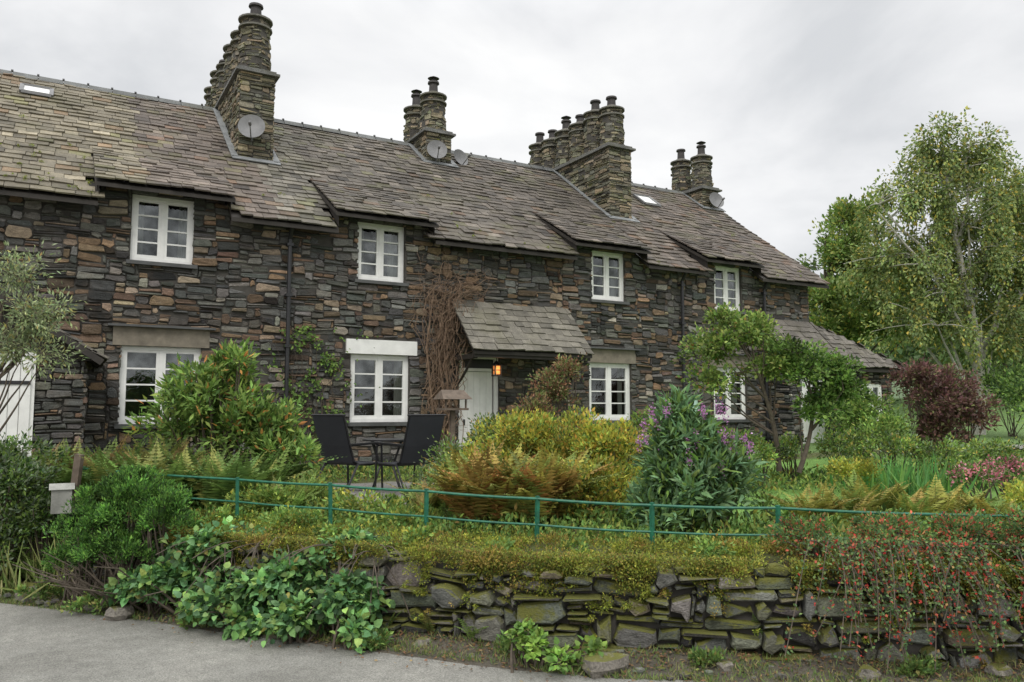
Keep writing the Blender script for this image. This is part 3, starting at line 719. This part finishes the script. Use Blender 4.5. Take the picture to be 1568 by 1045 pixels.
# ---------------------------------------------------------------- background trees
birch=[((.17,.235,.075),4),((.22,.275,.085),4),((.12,.175,.06),2),((.4,.32,.05),.9),((.28,.3,.07),2)]
def T(px,y,d): # survey bearing/elevation at distance d -> site grid (metres)
    return ((px-784)/1220*d, d, EYE-(y-628)/1220*d)
def B(px,y,d,rx,ry,rz): a=T(px,y,d); return (a[0],a[1],a[2],rx,ry,rz)
tree('birch_tree',site(15.2,26,.8),9.6,[B(1450,225,26,1.2,1.3,1.3),B(1495,245,26,1.3,1.3,1.4),B(1410,310,26,1.7,1.8,1.3),B(1500,340,26,2.0,2,1.7),B(1385,390,26,1.8,2,1.3),B(1470,430,26,2.6,2.2,1.6),B(1560,310,27,1.4,1.6,2.0),B(1580,430,26,2.2,2,2.2),B(1540,520,26,2.4,2,1.5),B(1430,490,26,2.2,2,1.2)],56000,.13,birch,M_birch,tr=.22,asp=.6,ncl=400,cr=.34,droop=1.0,shell=.6,twig=.016,lean=(-.6,.2))
tree('ash_tree',site(12.4,31,.8),8.3,[B(1325,340,31,1.1,1.3,1.2),B(1290,395,31,1.4,1.4,1.1),B(1350,430,31,1.6,1.6,1.4),B(1270,460,30,1.0,1.2,.9),B(1345,500,30,2.2,2,1.3),B(1270,520,30,1.2,1.2,.8)],26000,.16,[((.11,.19,.04),3),((.19,.265,.06),3),((.26,.3,.06),1),(G_y,.5)],M_bark,tr=.18,ncl=170,cr=.45,shell=.6)
mb=MB()
for i in range(40):
    d=rng.uniform(38,75); r=rng.uniform(.4,1.15)*d; h=rng.uniform(4,8.5); gz=float(th(r,d)); c=site(r,d,gz+h*.5)
    tint=rng.uniform(.7,1.2); cloud(mb,c,(h*.45,h*.45,h*.5),1000,.45,.7,[(tuple(np.array((.07,.12,.045))*tint),3),(tuple(np.array((.12,.175,.07))*tint),2),((.24,.24,.07),.3)],ncl=30,cr=h*.17,shell=.5)
    mb.tube([site(r,d,gz-.3),c],[.25,.1],6,mat=1)
mb.obj('woodland',[M_leaf,M_bark])
shrub('hedge',[B(1545,600,24,2.0,1.2,.7),B(1440,625,22,1.6,1,.6),B(1300,640,19,1.0,.8,.6),B(1620,610,22,2,1,.8)],[(G_m,3),(G_l,2),(G_d,1.5)],10000,.12,ncl=80,cr=.35)
shrub('purple_smoke_bush',[B(1440,610,15.5,.85,.8,.55),B(1400,585,15.5,.45,.5,.35),B(1480,640,15.5,.5,.5,.45),B(1425,660,15.3,.6,.5,.35)],[((.13,.06,.06),4),((.18,.09,.075),3),((.09,.06,.04),2),((.16,.16,.06),1.8)],10000,.08,.55,ncl=130,cr=.18,shell=.7)
shrub('garden_shrub',[B(1320,640,15,.5,.5,.4),B(1355,665,13,.5,.4,.25)],[(G_l,3),(G_m,3),(YG,1)],5000,.07,ncl=60,cr=.18)
apple=[((.19,.28,.055),4),((.25,.31,.07),3),((.11,.19,.04),3),((.35,.2,.05),.15)]
tree('apple_tree',site(4.0,12,.7),3.0,[B(1095,535,12,.5,.5,.3),B(1150,512,12,.6,.5,.3),B(1178,565,12,.5,.5,.28),B(1085,585,12,.3,.4,.22),B(1110,490,12,.3,.3,.15)],6500,.07,apple,M_bark,tr=.045,ncl=110,cr=.14,lean=(-.5,.1),twig=.006,shell=.75)
tree('apple_tree',site(4.15,11.6,.7),2.6,[B(1250,570,11.6,.5,.5,.3),B(1290,595,11.6,.42,.4,.28),B(1255,625,11.6,.35,.4,.22),B(1215,545,11.6,.35,.4,.2)],6000,.07,[((.1,.18,.035),4),((.17,.27,.05),3),(G_d,1)],M_bark,tr=.04,ncl=100,cr=.14,lean=(.5,-.1),twig=.006,shell=.75)
tree('willow_tree',site(-4.75,7.3,.5),2.6,[B(20,420,7.2,.28,.3,.2),B(45,490,7.2,.34,.35,.2),B(10,530,7.2,.3,.35,.22),B(85,470,7.2,.12,.15,.14),B(60,540,7.2,.25,.2,.12)],3800,.05,[((.22,.27,.14),4),((.28,.33,.15),3),((.15,.2,.09),2),((.3,.26,.08),.6)],M_bark,tr=.03,asp=.32,ncl=100,cr=.12,twig=.003,droop=.3,shell=.8)
shrub('garden_shrub',[B(30,715,7.5,.45,.4,.22),B(20,760,7.3,.5,.4,.3),B(10,830,7.2,.4,.3,.3),B(80,790,7.4,.3,.3,.2)],[(G_m,3),(GG,3),(G_d,1.5),(G_l,2)],10000,.05,.5,ncl=120,cr=.12)
shrub('rhododendron',[B(330,600,9,.5,.5,.36),B(300,650,9,.7,.6,.4),B(390,660,9,.55,.5,.4),B(355,562,9,.28,.3,.18),B(440,700,8.8,.35,.4,.28)],[(G_m,4),((.16,.26,.05),4),((.23,.3,.06),1.5),((.5,.22,.05),.4)],8500,.1,.34,ncl=170,cr=.13,up=.35,shell=.6)
sp=[(rng.uniform(-4.3,-2.35),rng.uniform(7.4,8.8)) for _ in range(28)]
ferns('fern_bed',sp,[((.14,.22,.045),3),((.1,.17,.04),2),((.23,.25,.06),1)],(.5,.85),14)
ferns('fern_bed',[(rng.uniform(-2.6,-1.8),rng.uniform(7.2,7.8)) for _ in range(8)],[((.16,.24,.05),3),((.2,.22,.06),1)],(.35,.52),14)
ferns('bracken',[(rng.uniform(-5.0,-3.6),rng.uniform(8,9)) for _ in range(14)],[((.18,.19,.05),3),((.26,.19,.07),2),((.14,.19,.045),2)],(.65,.95),12)
ferns('bracken',[(rng.uniform(-.35,.5),rng.uniform(6.7,7.4)) for _ in range(15)],[((.32,.22,.05),3),((.3,.27,.05),2),((.36,.17,.045),1.),((.18,.23,.05),2)],(.6,.9),13)
ferns('fern_bed',[(rng.uniform(2.4,3.9),rng.uniform(6.5,7.1)) for _ in range(14)],[((.27,.27,.05),3),((.3,.24,.05),1.5),((.16,.23,.045),1.5)],(.3,.55),12)
ferns('fern_bed',[(rng.uniform(-1.0,-.2),rng.uniform(7.0,8)) for _ in range(7)],[((.18,.23,.05),3),((.25,.2,.06),1)],(.3,.5),11)
ferns('fern_bed',[(rng.uniform(-5.0,-4.1),rng.uniform(7.2,7.9)) for _ in range(10)],[((.14,.22,.045),3),((.1,.17,.04),2)],(.35,.55),11)
ferns('fern_bed',[(-.9,5.75),(-.25,5.52),(.5,5.45),(1.6,5.3),(-1.3,5.95),(-.55,5.68),(-3.9,6.95),(-4.4,7.1),(-3.65,6.85)],[((.14,.22,.045),3),((.23,.22,.06),1)],(.14,.24),9,14)
shrub('heather_mound',[B(790,690,8,.55,.5,.35),B(870,690,8,.6,.5,.36),B(940,700,7.8,.4,.4,.33),B(720,725,8.2,.3,.4,.22),B(900,760,7.3,.6,.4,.3)],[((.36,.34,.04),4),((.25,.31,.045),3.5),((.42,.27,.04),1.5),(G_m,1.5)],24000,.045,.5,ncl=240,cr=.11,up=.8)
def bud_fl(mb):
    for i in range(26):
        c=site(1.5+rng.normal(0,.32),6.6+rng.normal(0,.1),rng.uniform(1.1,1.62)); n=40
        P_=c+rng.normal(0,1,(n,3))*np.array([.014,.014,.035]); D=nrm(rng.normal(size=(n,3))); leaves(mb,P_,D,nrm(rng.normal(size=(n,3))),.02,.016,np.clip(pick([((.35,.15,.33),3),((.45,.25,.42),1)],n),0,1))
shrub('buddleia_bush',[B(1055,760,6.7,.46,.42,.34),B(1040,690,6.8,.34,.36,.28),B(1100,735,6.7,.26,.32,.28),B(1035,640,6.9,.13,.14,.16),B(1005,790,6.5,.26,.3,.18)],[((.1,.19,.085),4),((.13,.23,.09),3),(G_m,2),(G_l,1)],8500,.1,.27,ncl=190,cr=.115,up=.35,big=True,extra=bud_fl,shell=.6)
shrub('dwarf_conifer',[B(205,775,6.6,.42,.38,.26),B(150,815,6.6,.3,.3,.22),B(265,790,6.5,.24,.28,.22),B(215,735,6.7,.2,.22,.12),B(210,840,6.5,.4,.3,.17),B(130,850,6.7,.22,.2,.14)],[((.06,.15,.025),4),((.12,.25,.035),3.5),((.035,.08,.02),2)],34000,.032,.35,ncl=330,cr=.06,up=.9,cj=.4,shell=.35)
mb=MB()
for i in range(80):
    a=site(-3.1+rng.normal(0,.15),6.5+rng.normal(0,.08),.1); e=a+np.array([rng.normal(0,.28),rng.normal(0,.2),rng.uniform(.15,.42)])
    mb.tube([a,(a+e)/2+rng.normal(0,.05,3),e],[.009,.006,.003],4,cap=False)
mb.obj('dead_twigs',M_bark)
def bram(mb):
    for i in range(60):
        r0=rng.uniform(-3.0,-.95); d0=float(Wd(r0)); a=site(r0,d0+.1,.55); e=site(r0+rng.normal(0,.2),d0-rng.uniform(.15,.4),rng.uniform(.1,.6)); m_=(a+e)/2+np.array([0,0,.15])
        t=np.linspace(0,1,6)[:,None]; mb.tube((1-t)**2*a+2*t*(1-t)*m_+t*t*e,.004,4,(.1,.12,.05),1,cap=False)
shrub('bramble_patch',[B(350,830,6.4,.45,.2,.12),B(300,890,6.3,.45,.18,.16),B(390,910,6.0,.5,.2,.18),B(460,880,5.95,.4,.18,.16),B(540,910,5.6,.25,.12,.14),B(400,945,5.85,.35,.15,.1),B(250,890,6.4,.35,.2,.15),B(550,960,5.45,.1,.08,.08),B(530,840,6.0,.25,.15,.1),B(470,940,5.65,.3,.12,.12)],[((.1,.22,.08),4),((.13,.27,.075),4),((.2,.32,.075),2.5),((.06,.12,.05),1.5),((.28,.28,.07),.4)],9000,.06,.8,ncl=380,cr=.085,up=.1,big=True,flat=0,shell=.8,extra=bram,jit=.25)
shrub('bramble_patch',[B(815,980,5.1,.12,.07,.05),B(860,1000,5.0,.14,.07,.04),B(800,960,5.15,.08,.06,.05),B(900,985,5.05,.08,.06,.04)],[((.2,.33,.05),3),((.13,.25,.05),2)],520,.045,.75,ncl=36,cr=.05,big=True,flat=1)
shrub('verge_weeds',[(-4.6,7.15,.12,.25,.12,.08),(-3.9,6.75,.1,.25,.1,.06),(-3.2,6.4,.1,.3,.1,.07),(-2.3,6.05,.08,.25,.08,.05),(-.9,5.45,.07,.15,.05,.04),(1.2,5.05,.06,.15,.05,.04),(2.4,4.9,.06,.2,.05,.04),(.0,5.3,.07,.1,.05,.05),(3.3,4.9,.06,.2,.05,.05)],[((.15,.24,.05),3),((.1,.18,.045),3),((.25,.25,.07),1)],6500,.035,.5,ncl=110,cr=.05,stem=False,up=.6)
def coto(mb):
    for i in range(120):
        r0=rng.uniform(1.9,4.6); d0=float(Wd(r0)); L=rng.uniform(.3,.85); t=np.linspace(0,1,9); dx=rng.normal(0,.25)
        out_=.1+.12*np.sin(t*2)+.05*t; zz=.72+.16*np.sin(t*3)*(1-t)-(t**1.6)*L*.75
        pp=siteA(r0+dx*t,d0+.25-t*.25-out_,np.maximum(zz,.05)); mb.tube(pp,.0035,3,(.1,.06,.04),1,cap=False)
        n=80; k=rng.random(n); q=np.stack([np.interp(k,t,pp[:,j]) for j in range(3)],1)+rng.normal(0,.018,(n,3))
        c=pick([((.08,.15,.055),4),((.14,.21,.06),3),((.4,.09,.045),.8),((.3,.18,.06),.5)],n)
        leaves(mb,q,nrm(rng.normal(size=(n,3))),nrm(rng.normal(0,.5,(n,3))+[0,-.4,.8]),.026,.017,np.clip(c,.01,1))
        nb=9; k=rng.random(nb); q=np.stack([np.interp(k,t,pp[:,j]) for j in range(3)],1)+rng.normal(0,.02,(nb,3))
        for j in range(3): leaves(mb,q-np.array([0,0,.005]),nrm(rng.normal(size=(nb,3))),nrm(rng.normal(size=(nb,3))),.013,.013,np.tile((.45,.03,.02),(nb,1)))
shrub('cotoneaster',[B(1230,820,5.5,.3,.2,.1),B(1350,815,5.4,.35,.2,.1),B(1460,820,5.35,.35,.2,.14),B(1560,820,5.3,.4,.2,.16),B(1690,830,5.3,.5,.2,.14)],[((.08,.16,.05),4),((.14,.22,.05),3),((.42,.08,.04),1.4),((.3,.15,.05),.6)],16000,.026,.6,ncl=150,cr=.07,extra=coto)
mb=MB(); 
def scatter(mb,rng_r,rng_s,n,L,asp,pal,hz=.03,up=.8,clump=1.0,cond=None):
    r=rng.uniform(*rng_r,n*2); s=rng.uniform(*rng_s,n*2)
    w=wob(r*3.1,s*4.7)+.5*wob(r*9,s*8)
    keep=w>rng.normal(0,.5,n*2)-clump
    r=r[keep][:n]; s=s[keep][:n]; 
    d=Wd(r)+s; z=th(r,d)+rng.random(len(r))*hz*(1+np.clip(w[keep][:n],-.5,1))
    P_=siteA(r,d,z)
    if cond is not None: P_=P_[cond(r,d)]
    n=len(P_)
    D=nrm(rng.normal(0,.6,(n,3))+[0,0,up]); Nv=nrm(rng.normal(0,.6,(n,3))+[0,0,.6]); 
    LL=L*rng.uniform(.6,1.5,n); leaves(mb,P_,D,Nv,LL,LL*asp,np.clip(pick(pal,n,.22),.005,1))
MOSS=[((.16,.19,.025),4),((.26,.25,.03),3),((.1,.14,.02),3),((.22,.15,.035),1.2)]
scatter(mb,(-4.5,5),(.12,1.2),34000,.02,.5,MOSS,.05)
MG=[((.22,.26,.03),3),((.3,.3,.035),2),((.14,.18,.02),2)]; MO=[((.27,.19,.04),3),((.24,.2,.03),2),((.16,.11,.03),1)]
for i in range(210):
    r_=rng.uniform(-3.2,4.8); s_=rng.uniform(-.06,.5); d_=float(Wd(r_))+s_; zz=float(th(r_,d_)) if s_>.15 else .56
    a=rng.uniform(.06,.18); cloud(mb,site(r_,d_,zz+.01),(a,a*.8,a*.45),int(2600*a),.02,.45,MG if rng.random()<.66 else MO,ncl=8,cr=a*.4,up=.5,shell=.5)
for i in range(90):
    # cushions and tongues hanging on the wall face
    r_=rng.uniform(-2.4,4.6); v_=.6*rng.random()**.55; U_=np.interp(r_,rw,Lw); a=rng.uniform(.03,.1)*(.5+v_)
    c=wpos(np.array([U_]),np.array([v_]),np.array([.07]))[0]
    cloud(mb,c,(a,a*.35,a*.7),int(2600*a),.016,.5,MG if rng.random()<.7 else MO,ncl=8,cr=a*.35,up=-.1,shell=.5)
n=42000; r=rng.uniform(-3,5,n*3); v=.66-np.abs(rng.normal(0,.15,n*3)); w=wob(r*2.3,r*.6)+.55*wob(r*7,v*9); kp=(w>.15-.9*(v-.42)/.2*.5+rng.normal(0,.1,n*3))&(v>.05)
r=r[kp][:n];v=v[kp][:n]; U=np.interp(r,rw,Lw); P_=wpos(U,v,.02+.1*rng.random(len(r))*(v/.6)**2); n=len(P_)
leaves(mb,P_,nrm(rng.normal(0,.5,(n,3))+[-.3,-.6,-.2]),nrm(rng.normal(0,.6,(n,3))+[-.2,-.4,.8]),.02,.01,np.clip(pick([((.17,.2,.025),4),((.26,.24,.03),2.5),((.2,.14,.03),1.5),((.09,.13,.02),2)],n,.22),.005,1))
mb.obj('moss',[M_leaf])
shrub('wall_top_plants',[B(540,815,6.3,.3,.2,.08),B(460,800,6.7,.35,.25,.1),B(640,820,6.1,.25,.2,.06),B(350,800,7.0,.35,.25,.1),B(760,845,5.7,.2,.1,.05),B(880,840,5.8,.2,.12,.05),B(1080,845,5.5,.2,.1,.05)],[((.18,.27,.05),4),((.12,.22,.05),3),(G_y,1)],5200,.035,.6,ncl=90,cr=.07,stem=False)
mb=MB()
notlawn=lambda r,d:~((r>1.7)&(d>6.8)&(d<10.6)) & ~((((r+1.7)/1.5)**2+((d-10.2)/2.4)**2)<1)
scatter(mb,(-6,8),(1.0,8.5),44000,.07,.4,[(G_m,3),(G_l,3),(YG,2),(G_d,1.2),((.27,.2,.05),.7)],.12,clump=.3,cond=notlawn)
scatter(mb,(-6,6),(.6,2.0),16000,.045,.5,[(G_m,3),(G_l,3),(YG,2),((.12,.24,.05),2)],.1,clump=.0,cond=notlawn)
mb.obj('ground_cover_plants',[M_leaf])
mb=MB()
scatter(mb,(1.5,12),(1.4,8),44000,.02,.16,[((.16,.31,.05),4),((.21,.35,.06),2),((.27,.34,.08),.7)],.006,clump=2,up=1.5); mb.obj('lawn_grass',[M_leaf])
mb=MB()
n=20000; r=rng.uniform(-6,4.5,n); fr_=rng.random(n); d=Re(r)-.02+fr_**1.7*(Wd(r)-Re(r)); kp=(wob(r*4,d*5)>rng.normal(-.1,.4,n)); r=r[kp];d=d[kp]; n=len(r)
P_=siteA(r,d,th(r,d)); leaves(mb,P_,nrm(rng.normal(0,.5,(n,3))+[0,0,.8]),nrm(rng.normal(size=(n,3))),.04*rng.uniform(.5,1.7,n),.006,np.clip(pick([((.15,.2,.05),3),((.24,.22,.09),2),((.1,.17,.04),2)],n),.01,1)); mb.obj('verge_grass',[M_leaf])
mb=MB(); n=3600; r=rng.uniform(-5,4.5,n); d=Wd(r)-np.abs(rng.normal(0,.24,n))+.0; P_=siteA(r,d,np.maximum(th(r,d),.012)+.012)
leaves(mb,P_,nrm(rng.normal(0,1,(n,3))*[1,1,.2]),nrm(rng.normal(0,.3,(n,3))+[0,0,1]),.027*rng.uniform(.4,1.4,n),.018,np.clip(pick([((.2,.11,.05),3),((.13,.08,.04),3),((.27,.19,.08),1)],n),.01,1)); mb.obj('fallen_leaves',[M_leaf])
def blades(name,r,d,n,L,pal,spread=.2,w=.03):
    mb=MB(); b=site(r,d,float(th(r,d)))
    P_=b+rng.normal(0,1,(n,3))*[spread,spread,0]; D=nrm(rng.normal(0,.4,(n,3))+[0,0,1]); leaves(mb,P_,D,nrm(rng.normal(size=(n,3))*[1,1,.1]),L*rng.uniform(.6,1.2,n),w,np.clip(pick(pal,n),.01,1)); mb.obj(name,[M_leaf])
blades('iris_clump',4.7,9.6,260,.5,[((.08,.22,.05),3),((.14,.28,.06),1)],.26,.035)
blades('daylily_clump',-4.0,7.3,200,.45,[((.2,.25,.07),3),((.28,.26,.1),1)],.25,.02)
blades('daylily_clump',-4.6,7.3,260,.35,[((.16,.22,.06),3),((.26,.25,.1),1)],.3,.016)
shrub('pink_phlox',[B(1490,725,9.3,.35,.3,.1),B(1530,715,9.5,.3,.3,.1)],[((.5,.14,.2),2.5),((.55,.28,.32),1),(G_m,5)],2600,.035,.8,ncl=60,cr=.07)
shrub('golden_shrub',[B(1575,765,7.6,.3,.3,.13),B(1300,722,9.4,.35,.3,.1)],[((.36,.34,.04),4),((.24,.3,.05),3)],4000,.04,.5,ncl=50,cr=.08,stem=False)
shrub('red_leaf_shrub',[B(850,600,13,.42,.35,.4),B(815,640,12.6,.4,.3,.3),B(870,570,13,.25,.25,.22)],[((.22,.11,.06),3),((.17,.16,.06),3),((.13,.18,.05),2)],4000,.06,.5,ncl=80,cr=.14,shell=.7)
shrub('garden_shrub',[B(690,700,9.5,.3,.3,.16),B(760,675,10,.45,.4,.26),B(675,735,8.6,.25,.3,.14)],[(G_m,3),(GG,2),(G_l,2),((.3,.22,.07),.7)],6000,.045,.5,ncl=90,cr=.13)
shrub('garden_shrub',[B(470,760,7.8,.4,.3,.12),B(420,775,7.4,.5,.3,.13),B(560,775,7.4,.5,.3,.07),B(620,795,7,.4,.3,.08)],[(G_l,3),(YG,3),(G_m,2),(G_y,1)],8000,.045,.5,ncl=100,cr=.09)
shrub('garden_shrub',[B(1180,775,7.0,.22,.25,.1),B(1010,655,12,.5,.4,.26),B(1120,680,11.6,.5,.4,.17),B(1060,670,12,.5,.4,.2)],[(G_m,3),(G_l,3),(G_y,.7)],6000,.05,.5,ncl=80,cr=.12)
shrub('flower_border',[B(1210,690,12.5,.6,.4,.2),B(1290,685,12.2,.6,.4,.22),B(1370,690,12,.6,.4,.2),B(1440,700,12,.6,.4,.18),B(1520,695,12.5,.7,.4,.2),B(1600,700,12,.7,.4,.22),B(1160,700,11.5,.35,.3,.12)],[(G_m,3),(G_l,3),(YG,1.5),(GG,1),((.4,.3,.06),.4)],11000,.055,.5,ncl=150,cr=.12,cj=.35)
mb=MB()
for i in range(60):
    x=rng.normal(6.5,.12); z=rng.uniform(.4,3.4); p=[np.array([x,-.08,z])]; sd_=rng.choice([-1,1,1])*rng.uniform(.03,.15)
    for k in range(28):
        hi=sm(p[-1][2],3.2,4.2)
        st=np.array([rng.normal(sd_*hi,.08),rng.normal(0,.04),rng.normal(.1*(1-hi)+.01,.08)])
        q=p[-1]+st; q[1]=np.clip(q[1],-.4,-.06); q[2]=min(q[2],4.72-.05*rng.random()); 
        if q[0]<5.85 or q[0]>7.65: break
        p.append(q)
    if len(p)>3: mb.tube(p,np.linspace(.009,.003,len(p)),4,cap=False)
for i in range(520):
    z=rng.uniform(.8,4.7); sx=.15+.42*float(sm(z,3.0,4.2)); x=6.5+.15*float(sm(z,3.2,4.3))+rng.normal(0,sx)
    if x<5.85 or x>7.7: continue
    a=np.array([x,-.12,z]); e=a+rng.normal(0,1,3)*[.17,.08,.12]-[0,.08,.05]; mb.tube([a,(a+e)/2+rng.normal(0,.03,3)+[0,0,.03],e],[.004,.003,.0015],3,cap=False)
for x in(6.25,6.5,6.62): mb.tube([(x,-.1,.3),(x+.1,-.12,1.5),(x-.05,-.12,2.8),(x+.1,-.12,4.0)],[.03,.025,.02,.012],6)
ob=mb.obj('climbing_vine',M_vine)
mb=MB()
n=1800; P_=np.stack([rng.normal(4.0,.36,n),rng.uniform(-.14,-.05,n),rng.uniform(1.1,3.1,n)],1); w=wob(P_[:,0]*3,P_[:,2]*3); P_=P_[w>.1]; n=len(P_)
leaves(mb,P_,nrm(rng.normal(0,.6,(n,3))+[0,-.4,-.3]),nrm(rng.normal(0,.4,(n,3))+[0,-1,.3]),.07,.045,np.clip(pick([(G_m,3),(G_l,2)],n),.01,1))
for i in range(14):
    x=rng.normal(4.2,.1); p=[(x,-.05,.5)]
    for k in range(12): p.append((p[-1][0]+rng.normal(-.02,.08),-.06-rng.random()*.04,p[-1][2]+rng.uniform(.1,.28)))
    mb.tube(p,np.linspace(.01,.003,13),4,(.1,.07,.05),1,cap=False)
mb.obj('ivy_climber',[M_leaf,M_bark])
# ---------------------------------------------------------------- fence
mb=MB()
posts=[(-4.2,7.9,.62,1.03),(-2.38,7.0,.62,1.0),(-1.48,6.6,.62,.99),(-.66,6.2,.5,.98),(.18,6.0,.5,.945),(1.01,5.85,.5,.915),(1.9,5.75,.5,.907),(3.04,5.7,.5,.867),(4.3,5.7,.5,.86),(6,5.8,.5,.9)]
for r,d,z0,z1 in posts:
    mb.beam(site(r,d,z0),site(r,d,z1+.02)+[.012*math.sin(r*9),0,0],.026,.026); 
for i in range(len(posts)-1):
    a,b=posts[i],posts[i+1]
    for off,w in((0,.011),(-.19,.009)):
        p=np.array([site(a[0]+(b[0]-a[0])*t,a[1]+(b[1]-a[1])*t,a[3]+(b[3]-a[3])*t+off-.007*math.sin(t*math.pi)) for t in np.linspace(0,1,7)])
        mb.tube(p,w,6)
mb.obj('green_metal_fence',M_green)
bx=empty('letter_box_on_post'); mb=MB(); p=site(-4.0,7.3,.4); mb.beam(p,site(-3.93,7.3,1.2),.06,.06); mb.obj('wooden_post',M_wood,bx)
mb=MB(); c=site(-4.02,7.2,.8); mb.box(c-[.08,.06,.11],c+[.08,.06,.1]); mb.add([c+[-.1,-.08,.1],c+[.1,-.08,.1],c+[.1,.08,.1],c+[-.1,.08,.1],c+[-.1,0,.15],c+[.1,0,.15]],[(0,1,5,4),(2,3,4,5),(0,4,3),(1,2,5)]); mb.obj('metal_box',M_box,bx)
def chair(r,d,ang,z):
    mb=MB(); c=math.cos(ang);s=math.sin(ang); o_=site(r,d,z)
    def q(x,y,zz): return o_+np.array([x*c-y*s,x*s+y*c,zz])
    w=.26
    prof=[(.28,.40),(.1,.385),(-.12,.40),(-.2,.44),(-.28,.65),(-.36,.9),(-.4,1.02)]
    V=[q(sx*w,y,zz) for (y,zz) in prof for sx in(-1,1)]+[q(sx*w,y-.015,zz-.015) for (y,zz) in prof for sx in(-1,1)]
    n=len(prof); F=[(2*i,2*i+1,2*i+3,2*i+2) for i in range(n-1)]+[(2*n+2*i,2*n+2*i+2,2*n+2*i+3,2*n+2*i+1) for i in range(n-1)]
    mb.add(V,F,mat=1)
    for sx in(-1,1):
        mb.tube([q(sx*w,y,zz) for y,zz in prof],.016,6)
        mb.tube([q(sx*.3,.3,0),q(sx*.3,.27,.62),q(sx*.3,.1,.66),q(sx*.3,-.3,.64)],.015,6)
        mb.tube([q(sx*.3,-.42,0),q(sx*.28,-.15,.4),q(sx*.28,.28,.4)],.015,6)
        mb.beam(q(sx*.3,.27,.665),q(sx*.3,-.3,.655),.05,.02)
    for y,zz in((.28,.4),(-.4,1.02),(-.15,.4)): mb.tube([q(-.29,y,zz),q(.29,y,zz)],.013,6)
    mb.obj('patio_chair',[M_black,M_sling])
chair(-2.1,10.4,math.radians(-62),.52); chair(-1.33,10.3,math.radians(12),.52)
mb=MB(); c=site(-1.7,10.9,.5); mb.tube([c+[0,0,.69],c+[0,0,.71]],.33,24); 
for a in range(4):
    t=a*math.pi/2+.4; e=np.array([math.cos(t),math.sin(t),0]); mb.tube([c+e*.28,c+e*.12+[0,0,.35],c+e*.28+[0,0,.69]],.014,6)
mb.obj('patio_table',M_black)
bt=empty('bird_table'); mb=MB(); c=site(-.82,11,.5)
mb.beam(c,c+[0,0,1.1],.06,.06); mb.box(c+[-.18,-.14,1.1],c+[.18,.14,1.13]); 
for sx in(-1,1):
    for sy in(-1,1): mb.beam(c+[sx*.15,sy*.11,1.13],c+[sx*.15,sy*.11,1.27],.02,.02)
mb.add([c+[-.22,-.18,1.25],c+[.22,-.18,1.25],c+[.17,0,1.38],c+[-.17,0,1.38],c+[-.22,.18,1.25],c+[.22,.18,1.25]],[(0,1,2,3),(3,2,5,4),(0,3,4),(1,5,2)]); mb.obj('table_and_roof',M_wood,bt)
mb=MB(); c=site(2.75,12,.6); mb.tube([c,c+[0,0,1.25]],.02,6,mat=1); 
mb.tube([c+[0,0,.55],c+[0,0,.9],c+[0,0,1.25]],[.16,.1,.01],16,mat=0); mb.obj('folded_parasol',[plain('parasol_cloth',(.35,.5,.42),.8),M_wood])
# ---------------------------------------------------------------- light
w=bpy.data.worlds.new('World'); sc.world=w; w.use_nodes=True; nt=w.node_tree
for n_ in list(nt.nodes): nt.nodes.remove(n_)
o=N(nt,'ShaderNodeOutputWorld'); bg=N(nt,'ShaderNodeBackground'); nt.links.new(bg.outputs[0],o.inputs[0])
el,az=math.radians(48),math.radians(215)
sky=N(nt,'ShaderNodeTexSky',sky_type='NISHITA'); sky.sun_disc=False; sky.sun_elevation=el; sky.sun_rotation=az
tc=N(nt,'ShaderNodeTexCoord'); mp=N(nt,'ShaderNodeMapping'); mp.inputs['Scale'].default_value=(1.0,1.0,1.8); mp.inputs['Location'].default_value=(.4,.2,.1); nt.links.new(tc.outputs['Generated'],mp.inputs[0])
n1=noise(nt,2.3,8,.52,mp.outputs[0]); n1.inputs['Distortion'].default_value=.3
cl=ramp(nt,n1.outputs[0],[(.36,(.66,.675,.695)),(.5,(.85,.855,.865)),(.62,(.97,.97,.965))]).outputs[0]
sp_=N(nt,'ShaderNodeSeparateXYZ'); nt.links.new(tc.outputs['Generated'],sp_.inputs[0])
elv=ramp(nt,sp_.outputs[2],[(.0,.475),(.45,.48),(.8,1.0)]).outputs[0]
cl=mix(nt,1.0,cl,elv,'MULTIPLY')
vs=N(nt,'ShaderNodeVectorMath',operation='SCALE'); vs.inputs['Scale'].default_value=21.5; nt.links.new(cl,vs.inputs[0])
skc=mix(nt,.96,sky.outputs[0],vs.outputs[0])
nt.links.new(skc,bg.inputs[0]); bg.inputs['Strength'].default_value=.105
sl_=bpy.data.lights.new('sun','SUN'); sl_.energy=1.3; sl_.angle=math.radians(22); sl_.color=(1,.96,.9)
so=bpy.data.objects.new('sun',sl_); col.objects.link(so)
from mathutils import Vector
sd=Vector((math.sin(az)*math.cos(el),math.cos(az)*math.cos(el),math.sin(el)))
so.rotation_euler=sd.to_track_quat('Z','Y').to_euler(); so.location=(0,-20,20)
